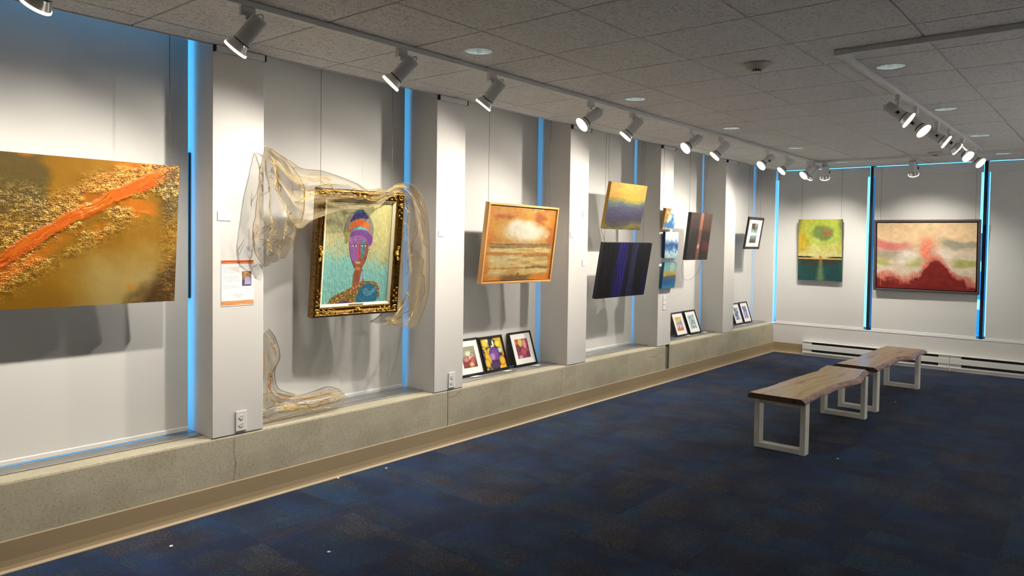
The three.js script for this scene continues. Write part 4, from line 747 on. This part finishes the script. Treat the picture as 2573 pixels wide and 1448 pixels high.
function spot(label, group, x, z, target, o = {}) {
  const t = thing('track_spotlight', label, 'spotlight', [x, HC - 0.0306, z], group), drop = 0.128;
  const dir = new THREE.Vector3(...target).sub(new THREE.Vector3(x, HC - 0.03 - drop, z)).normalize();
  const piv = new THREE.Vector3(0, -drop, 0);
  let side = new THREE.Vector3().crossVectors(dir, UPV).normalize(); if (side.dot(new THREE.Vector3(camera.position.x - x, 0, camera.position.z - z)) < 0 !== !!o.far) side.negate();
  const ad = mesh('adapter', headG.adapter, M.lampWhite, t); if (o.turn) ad.rotation.y = Math.PI / 2;
  mesh('neck', headG.neck, M.lampWhite, t);
  const h = mesh('housing', headG.body, M.lampWhite, t); h.position.copy(piv); h.quaternion.setFromUnitVectors(FWD, dir);
  mesh('seam_ring', headG.ring, M.darkMetal, h); mesh('lamp_reflector', headG.glass, lampGlass, h); mesh('lamp_rim', headG.rim, lampRim, h); mesh('lamp_face', headG.face, lampFace, h);
  const p1 = side.clone().multiplyScalar(0.047).add(piv), arm = tube([[0, -0.052, 0], [side.x * 0.02, -0.056, side.z * 0.02], [side.x * 0.044, -0.068, side.z * 0.044], [p1.x, -0.095, p1.z], p1.toArray()], 0.0065, 18, 8); mesh('arm', arm, M.lampWhite, t);
  const k = mesh('knob', headG.star, M.black, t); k.position.copy(side).multiplyScalar(0.052).add(piv); k.quaternion.setFromUnitVectors(FWD, side);
  const rear = dir.clone().multiplyScalar(-0.099).add(piv), back = dir.clone().multiplyScalar(-0.05), s2 = side.clone().multiplyScalar(-0.02);
  mesh('cable', tube([[0, -0.044, 0.0], [s2.x + back.x * 0.3, -0.062, s2.z + back.z * 0.3], [rear.x + back.x * 0.55 + s2.x, rear.y + 0.012, rear.z + back.z * 0.55 + s2.z], [rear.x + back.x * 0.3, rear.y - 0.012, rear.z + back.z * 0.3], [rear.x, rear.y, rear.z]], 0.0035, 26, 6), M.lampWhite, t);
  const L = new THREE.SpotLight(WARM, SPOT_POWER * (o.power ?? 1), 0, o.angle ?? 0.88, 1, 2); L.castShadow = true; L.shadow.radius = 1.4;
  L.position.copy(dir).multiplyScalar(0.102).add(piv); L.target.position.copy(dir).add(piv); t.add(L, L.target);
}
const GL = 'spotlights on the long wall track', G2 = 'spotlights on the short track', GB = 'spotlights along the far windows';
spot('track spotlight cut off by the top edge above the gold painting', GL, TR, -1.06, [0, 1.46, -0.7], { power: 0.45 });
spot('first complete track spotlight from the left, large, above the first pilaster', GL, TR, -1.913, [0, 1.36, -1.3], { far: true, power: 0.85 });
spot('second complete track spotlight from the left, above the portrait', GL, TR, -2.887, [0, 1.36, -2.1], { far: true });
spot('third complete track spotlight from the left, right of the nearest downlight', GL, TR, -3.677, [0, 1.36, -3.2], { far: true });
spot('fourth complete track spotlight from the left, above the third pilaster', GL, TR, -4.844, [0, 1.36, -3.5], { far: true });
spot('fifth complete track spotlight from the left, above the yellow and violet canvas', GL, TR, -5.485, [0, 1.41, -4.9], { far: true });
spot('sixth complete track spotlight from the left, above the fourth pilaster', GL, TR, -6.604, [0, 1.46, -5.3], { far: true });
spot('seventh complete track spotlight from the left, above the dark red canvas', GL, TR, -7.258, [0, 1.46, -6.6], { far: true });
spot('eighth track spotlight from the left with a black star knob, near the far corner', GL, TR, -8.519, [0, 1.46, -7.3]);
spot('ninth track spotlight from the left, above the far corner', GL, TR, -9.174, [0, 1.46, -8.4], { far: true });
spot('front one of the two overlapping track spotlights at the track corner', GL, TR, -9.98, [0, 1.46, -8.9], { far: true });
spot('rear one of the two overlapping track spotlights at the track corner', GL, TR, -10.15, [0.05, 1.7, -10.5]);
spot('track spotlight pointing at the green canvas, just right of the track corner', GB, 1.03, TB, [0.72, 1.0, ZB], { turn: true, angle: 0.86, power: 0.9 });
spot('single track spotlight above the red painting on the far windows', GB, 2.076, TB, [2.05, 1.0, ZB], { turn: true, angle: 0.86, power: 0.9 });
const six = ['first of the six from the front, with a star knob', 'second of the six from the front, brightest face', 'third of the six from the front', 'fourth of the six from the front, face seen edge on', 'fifth of the six from the front', 'last of the six, nearest the far windows'];
[[-5.94, [5.4, 0.6, -6.4]], [-6.519, [5.0, 0.35, -6.1]], [-7.368, [5.5, 0.65, -7.8]], [-7.94, [5.3, 0.55, -9.2]], [-8.65, [5.0, 0.4, -7.5]], [-9.399, [5.3, 0.5, -8.7]]].forEach(([z, a], i) => spot('short track spotlight, ' + six[i], G2, T2X, z, a, { power: 12, angle: 0.5 }));

// ------------------------------------------------------------------ recessed downlights
const dl = {
  trim: (() => { const g = new THREE.LatheGeometry([[0.08, 0.004], [0.082, 0], [0.1, -0.003], [0.103, 0.0]].map((p) => new THREE.Vector2(...p)), 40); return g; })(),
  can: (() => { const g = new THREE.LatheGeometry([[0.081, 0.002], [0.079, 0.04], [0.07, 0.09], [0.05, 0.11]].map((p) => new THREE.Vector2(...p)), 40); return g; })(),
  lens: (() => { const g = new THREE.CylinderGeometry(0.052, 0.052, 0.004, 32); g.translate(0, 0.108, 0); return g; })(),
};
const chrome = std({ color: 0xdfe3e3, roughness: 0.16, metalness: 0.9, side: THREE.DoubleSide }), dlGlow = std({ color: 0xffffff, emissive: COOL, emissiveIntensity: 1.6 }), dlTrim = std({ color: 0xc9c7c2, roughness: 0.4, side: THREE.DoubleSide });
DOWN.forEach(([x, z], i) => {
  const words = i < 5 ? ['nearest', 'second', 'third', 'fourth', 'farthest'][i] + ' recessed downlight in the row beside the wall track' : ['nearest', 'second', 'third', 'farthest'][i - 5] + ' recessed downlight in the row beside the short track';
  const t = thing('downlight', words, 'downlight', [x, HC, z], 'recessed downlights');
  mesh('trim_ring', dl.trim, dlTrim, t); mesh('reflector', dl.can, chrome, t); mesh('lamp_lens', dl.lens, dlGlow, t);
  const L = new THREE.SpotLight(COOL, 2.5, 0, 0.9, 1, 2); L.castShadow = true; L.shadow.radius = 2.2; L.position.set(0, 0.1, 0); L.target.position.set(0, -1, 0); t.add(L, L.target);
});

// ------------------------------------------------------------------ smoke detectors
[[2.332, -4.53, 'large, in front of the short track'], [2.347, -10.02, 'far one near the window wall']].forEach(([x, z, words]) => {
  const t = thing('smoke_detector', 'round beige ceiling smoke detector, ' + words, 'detector', [x, HC, z], 'smoke detectors'), beige = std({ color: 0xb9ad9c, roughness: 0.5 });
  const L = (p) => new THREE.LatheGeometry(p.map((q) => new THREE.Vector2(...q)), 36);
  mesh('base', L([[0, 0], [0.082, -0.001], [0.082, -0.007], [0.076, -0.012], [0.06, -0.026], [0.04, -0.034], [0.028, -0.036], [0, -0.036]]), beige, t);
  mesh('sensor_chamber', L([[0.026, -0.034], [0.026, -0.048], [0, -0.048]]), M.black, t);
  for (let k = 0; k < 10; k++) { const a = k / 10 * Math.PI * 2; mesh('vent_rib', rbx(-0.003, 0.003, -0.05, -0.035, 0.024, 0.029, 0.001), beige, t).rotation.y = a; }
  mesh('cap', L([[0.027, -0.048], [0.026, -0.052], [0.016, -0.056], [0, -0.056]]), M.white, t);
});

// ------------------------------------------------------------------ sheer gold fabric round the portrait
{
  const sheer = phy({ color: 0x8a7850, roughness: 0.55, transparent: true, opacity: 0.44, sheen: 0.25, sheenColor: new THREE.Color(0.9, 0.7, 0.35), side: THREE.DoubleSide });
  const gold = std({ color: 0xd6ae4e, roughness: 0.32, metalness: 0.85 }), rose = std({ color: 0xb98a78, roughness: 0.4, metalness: 0.5 }), hemM = std({ color: 0x7e6c46, roughness: 0.5, metalness: 0.3 });
  // a patch between two edge curves [z, y, x], gathered into folds
  const patch = (A, B, fold, amp, seed, t, threads) => {
    const ca = new THREE.CatmullRomCurve3(A.map(([z, y, x]) => new THREE.Vector3(x, y, z))), cb = new THREE.CatmullRomCurve3(B.map(([z, y, x]) => new THREE.Vector3(x, y, z))), N = 64, K = 40;
    const P = (s, k) => {
      const p = ca.getPoint(s).lerp(cb.getPoint(s), k), w = Math.sin(Math.PI * k), wid = ca.getPoint(s).distanceTo(cb.getPoint(s));
      const a = amp * Math.min(1, wid / 0.2), f = Math.sin(k * fold * Math.PI + 2.2 * fbm(s * 3, k * 2, 3, seed) * Math.PI) * 0.55 + (fbm(s * 7, k * 9, 4, seed + 3) - 0.5) * 1.6;
      p.x += a * f * (0.25 + 0.75 * w); p.y += a * 0.35 * (fbm(s * 8, k * 6, 3, seed + 7) - 0.5) * w; p.z += a * 0.5 * (fbm(s * 6, k * 8, 3, seed + 11) - 0.5) * w; return p;
    };
    const v = [], idx = []; for (let i = 0; i <= N; i++) for (let j = 0; j <= K; j++) { v.push(...P(i / N, j / K).toArray()); if (i && j) { const a = (i - 1) * (K + 1) + j - 1, b = i * (K + 1) + j - 1; idx.push(a, a + 1, b, b, a + 1, b + 1); } }
    const g = new THREE.BufferGeometry(); g.setAttribute('position', new THREE.Float32BufferAttribute(v, 3)); g.setIndex(idx); g.computeVertexNormals(); mesh('fabric', g, sheer, t);
    for (const k of [0, 1]) { const q = []; for (let i = 0; i <= 50; i++) q.push(P(i / 50, k).toArray()); mesh('hem', tube(q, 0.0018, 100, 5), hemM, t); }
    const gs = [], rs2 = [];
    for (let n = 0; n < threads; n++) {
      const s0 = rnd() * 0.8, len = rr(0.06, 0.3), k0 = rr(0.08, 0.92), dk = rr(-0.25, 0.25), q = []; for (let i = 0; i <= 14; i++) { const e = i / 14, p = P(Math.min(1, s0 + len * e), Math.min(0.98, Math.max(0.02, k0 + dk * e + (fbm(e * 6, n, 2, seed + 21) - 0.5) * 0.14))); p.x += 0.002; q.push(p.toArray()); }
      (n % 4 ? gs : rs2).push(tube(q, rr(0.0009, 0.0024), 30, 5));
    }
    if (gs.length) mesh('gold_thread', mergeGeometries(gs), gold, t).userData.kind = 'stuff'; if (rs2.length) mesh('rose_thread', mergeGeometries(rs2), rose, t).userData.kind = 'stuff';
  };
  const up = thing('sheer_scarf', 'sheer gold organza scarf draped over and around the gilt framed portrait', 'scarf', [0, 0, 0]);
  patch([[-2.513, 2.2, 0.07], [-2.468, 2.0, 0.08], [-2.436, 1.785, 0.09], [-2.421, 1.664, 0.09], [-2.445, 1.56, 0.08], [-2.53, 1.465, 0.06]], [[-2.53, 2.205, 0.07], [-2.66, 2.13, 0.08], [-2.775, 1.98, 0.09], [-2.785, 1.82, 0.09], [-2.73, 1.66, 0.08], [-2.68, 1.53, 0.06]], 6, 0.05, 3, up, 26);
  patch([[-2.55, 2.2, 0.07], [-2.675, 2.13, 0.09], [-2.748, 2.092, 0.1], [-2.899, 2.086, 0.11], [-3.057, 2.054, 0.12], [-3.173, 2.02, 0.13], [-3.26, 1.985, 0.13], [-3.4, 2.005, 0.12]], [[-2.6, 1.9, 0.08], [-2.74, 1.71, 0.09], [-2.84, 1.765, 0.1], [-2.96, 1.805, 0.11], [-3.1, 1.845, 0.13], [-3.24, 1.85, 0.14], [-3.35, 1.868, 0.14], [-3.45, 1.94, 0.12]], 5, 0.04, 13, up, 30);
  patch([[-3.36, 1.99, 0.12], [-3.46, 2.0, 0.1], [-3.6, 2.05, 0.06], [-3.73, 2.062, 0.03], [-3.83, 2.03, 0.02], [-3.92, 1.9, 0.01], [-3.965, 1.74, 0.0], [-3.98, 1.6, 0.0], [-3.99, 1.41, 0.0], [-3.975, 1.22, 0.0], [-3.9, 1.05, 0.0], [-3.83, 0.97, 0.0]], [[-3.34, 1.9, 0.13], [-3.5, 1.95, 0.1], [-3.62, 1.97, 0.05], [-3.69, 1.93, 0.0], [-3.72, 1.82, -0.03], [-3.69, 1.65, -0.05], [-3.66, 1.42, -0.07], [-3.64, 1.24, -0.08], [-3.58, 1.1, -0.08], [-3.5, 1.06, -0.07], [-3.46, 1.05, -0.06], [-3.45, 1.04, -0.05]], 5, 0.045, 23, up, 44);
  const low = thing('sheer_scarf', 'crumpled end of sheer gold organza lying on the ledge beside the first pilaster', 'scarf', [0, 0, 0]);
  patch([[-2.575, 1.03, -0.05], [-2.572, 0.85, -0.04], [-2.572, 0.68, -0.04], [-2.572, 0.5, -0.04]], [[-2.62, 1.065, -0.05], [-2.672, 1.0, -0.05], [-2.705, 0.88, -0.05], [-2.675, 0.78, -0.06], [-2.71, 0.67, -0.08], [-2.85, 0.6, -0.1]], 3, 0.03, 33, low, 16);
  patch([[-2.575, 0.62, -0.16], [-2.72, 0.62, -0.17], [-2.9, 0.57, -0.18], [-3.05, 0.58, -0.18], [-3.16, 0.6, -0.16], [-3.25, 0.57, -0.14]], [[-2.575, 0.468, -0.03], [-2.7, 0.472, -0.025], [-2.9, 0.478, -0.03], [-3.05, 0.48, -0.04], [-3.17, 0.475, -0.05], [-3.27, 0.52, -0.08]], 8, 0.03, 43, low, 46);
}

// ------------------------------------------------------------------ crumbs on the carpet
[[2.477, -5.976, 'beside the nearer bench'], [2.311, -8.584, 'beside the farther bench'], [0.297, -1.827, 'near the left corner of the picture'], [0.037, -3.107, 'against the baseboard below the portrait'], [0.977, -2.337, 'in the open carpet at the lower left'], [0.108, -3.472, 'close to the baseboard below the second pilaster']].forEach(([x, z, words], i) => {
  const t = thing('paper_crumb', 'tiny white paper scrap on the carpet ' + words, 'scrap', [x, 0, z], 'scraps on the carpet');
  const g = new THREE.IcosahedronGeometry(0.008, 1), p = g.attributes.position; for (let k = 0; k < p.count; k++) { const s = 0.7 + 0.6 * hash(Math.round(p.getX(k) * 9999), Math.round(p.getZ(k) * 9999), i); p.setXYZ(k, p.getX(k) * s * 1.3, Math.max(0.0005, (p.getY(k) * 0.4 + 0.003) * s), p.getZ(k) * s); } g.computeVertexNormals();
  mesh('scrap', g, M.card, t).rotation.y = i;
});

renderer.render(scene, camera);
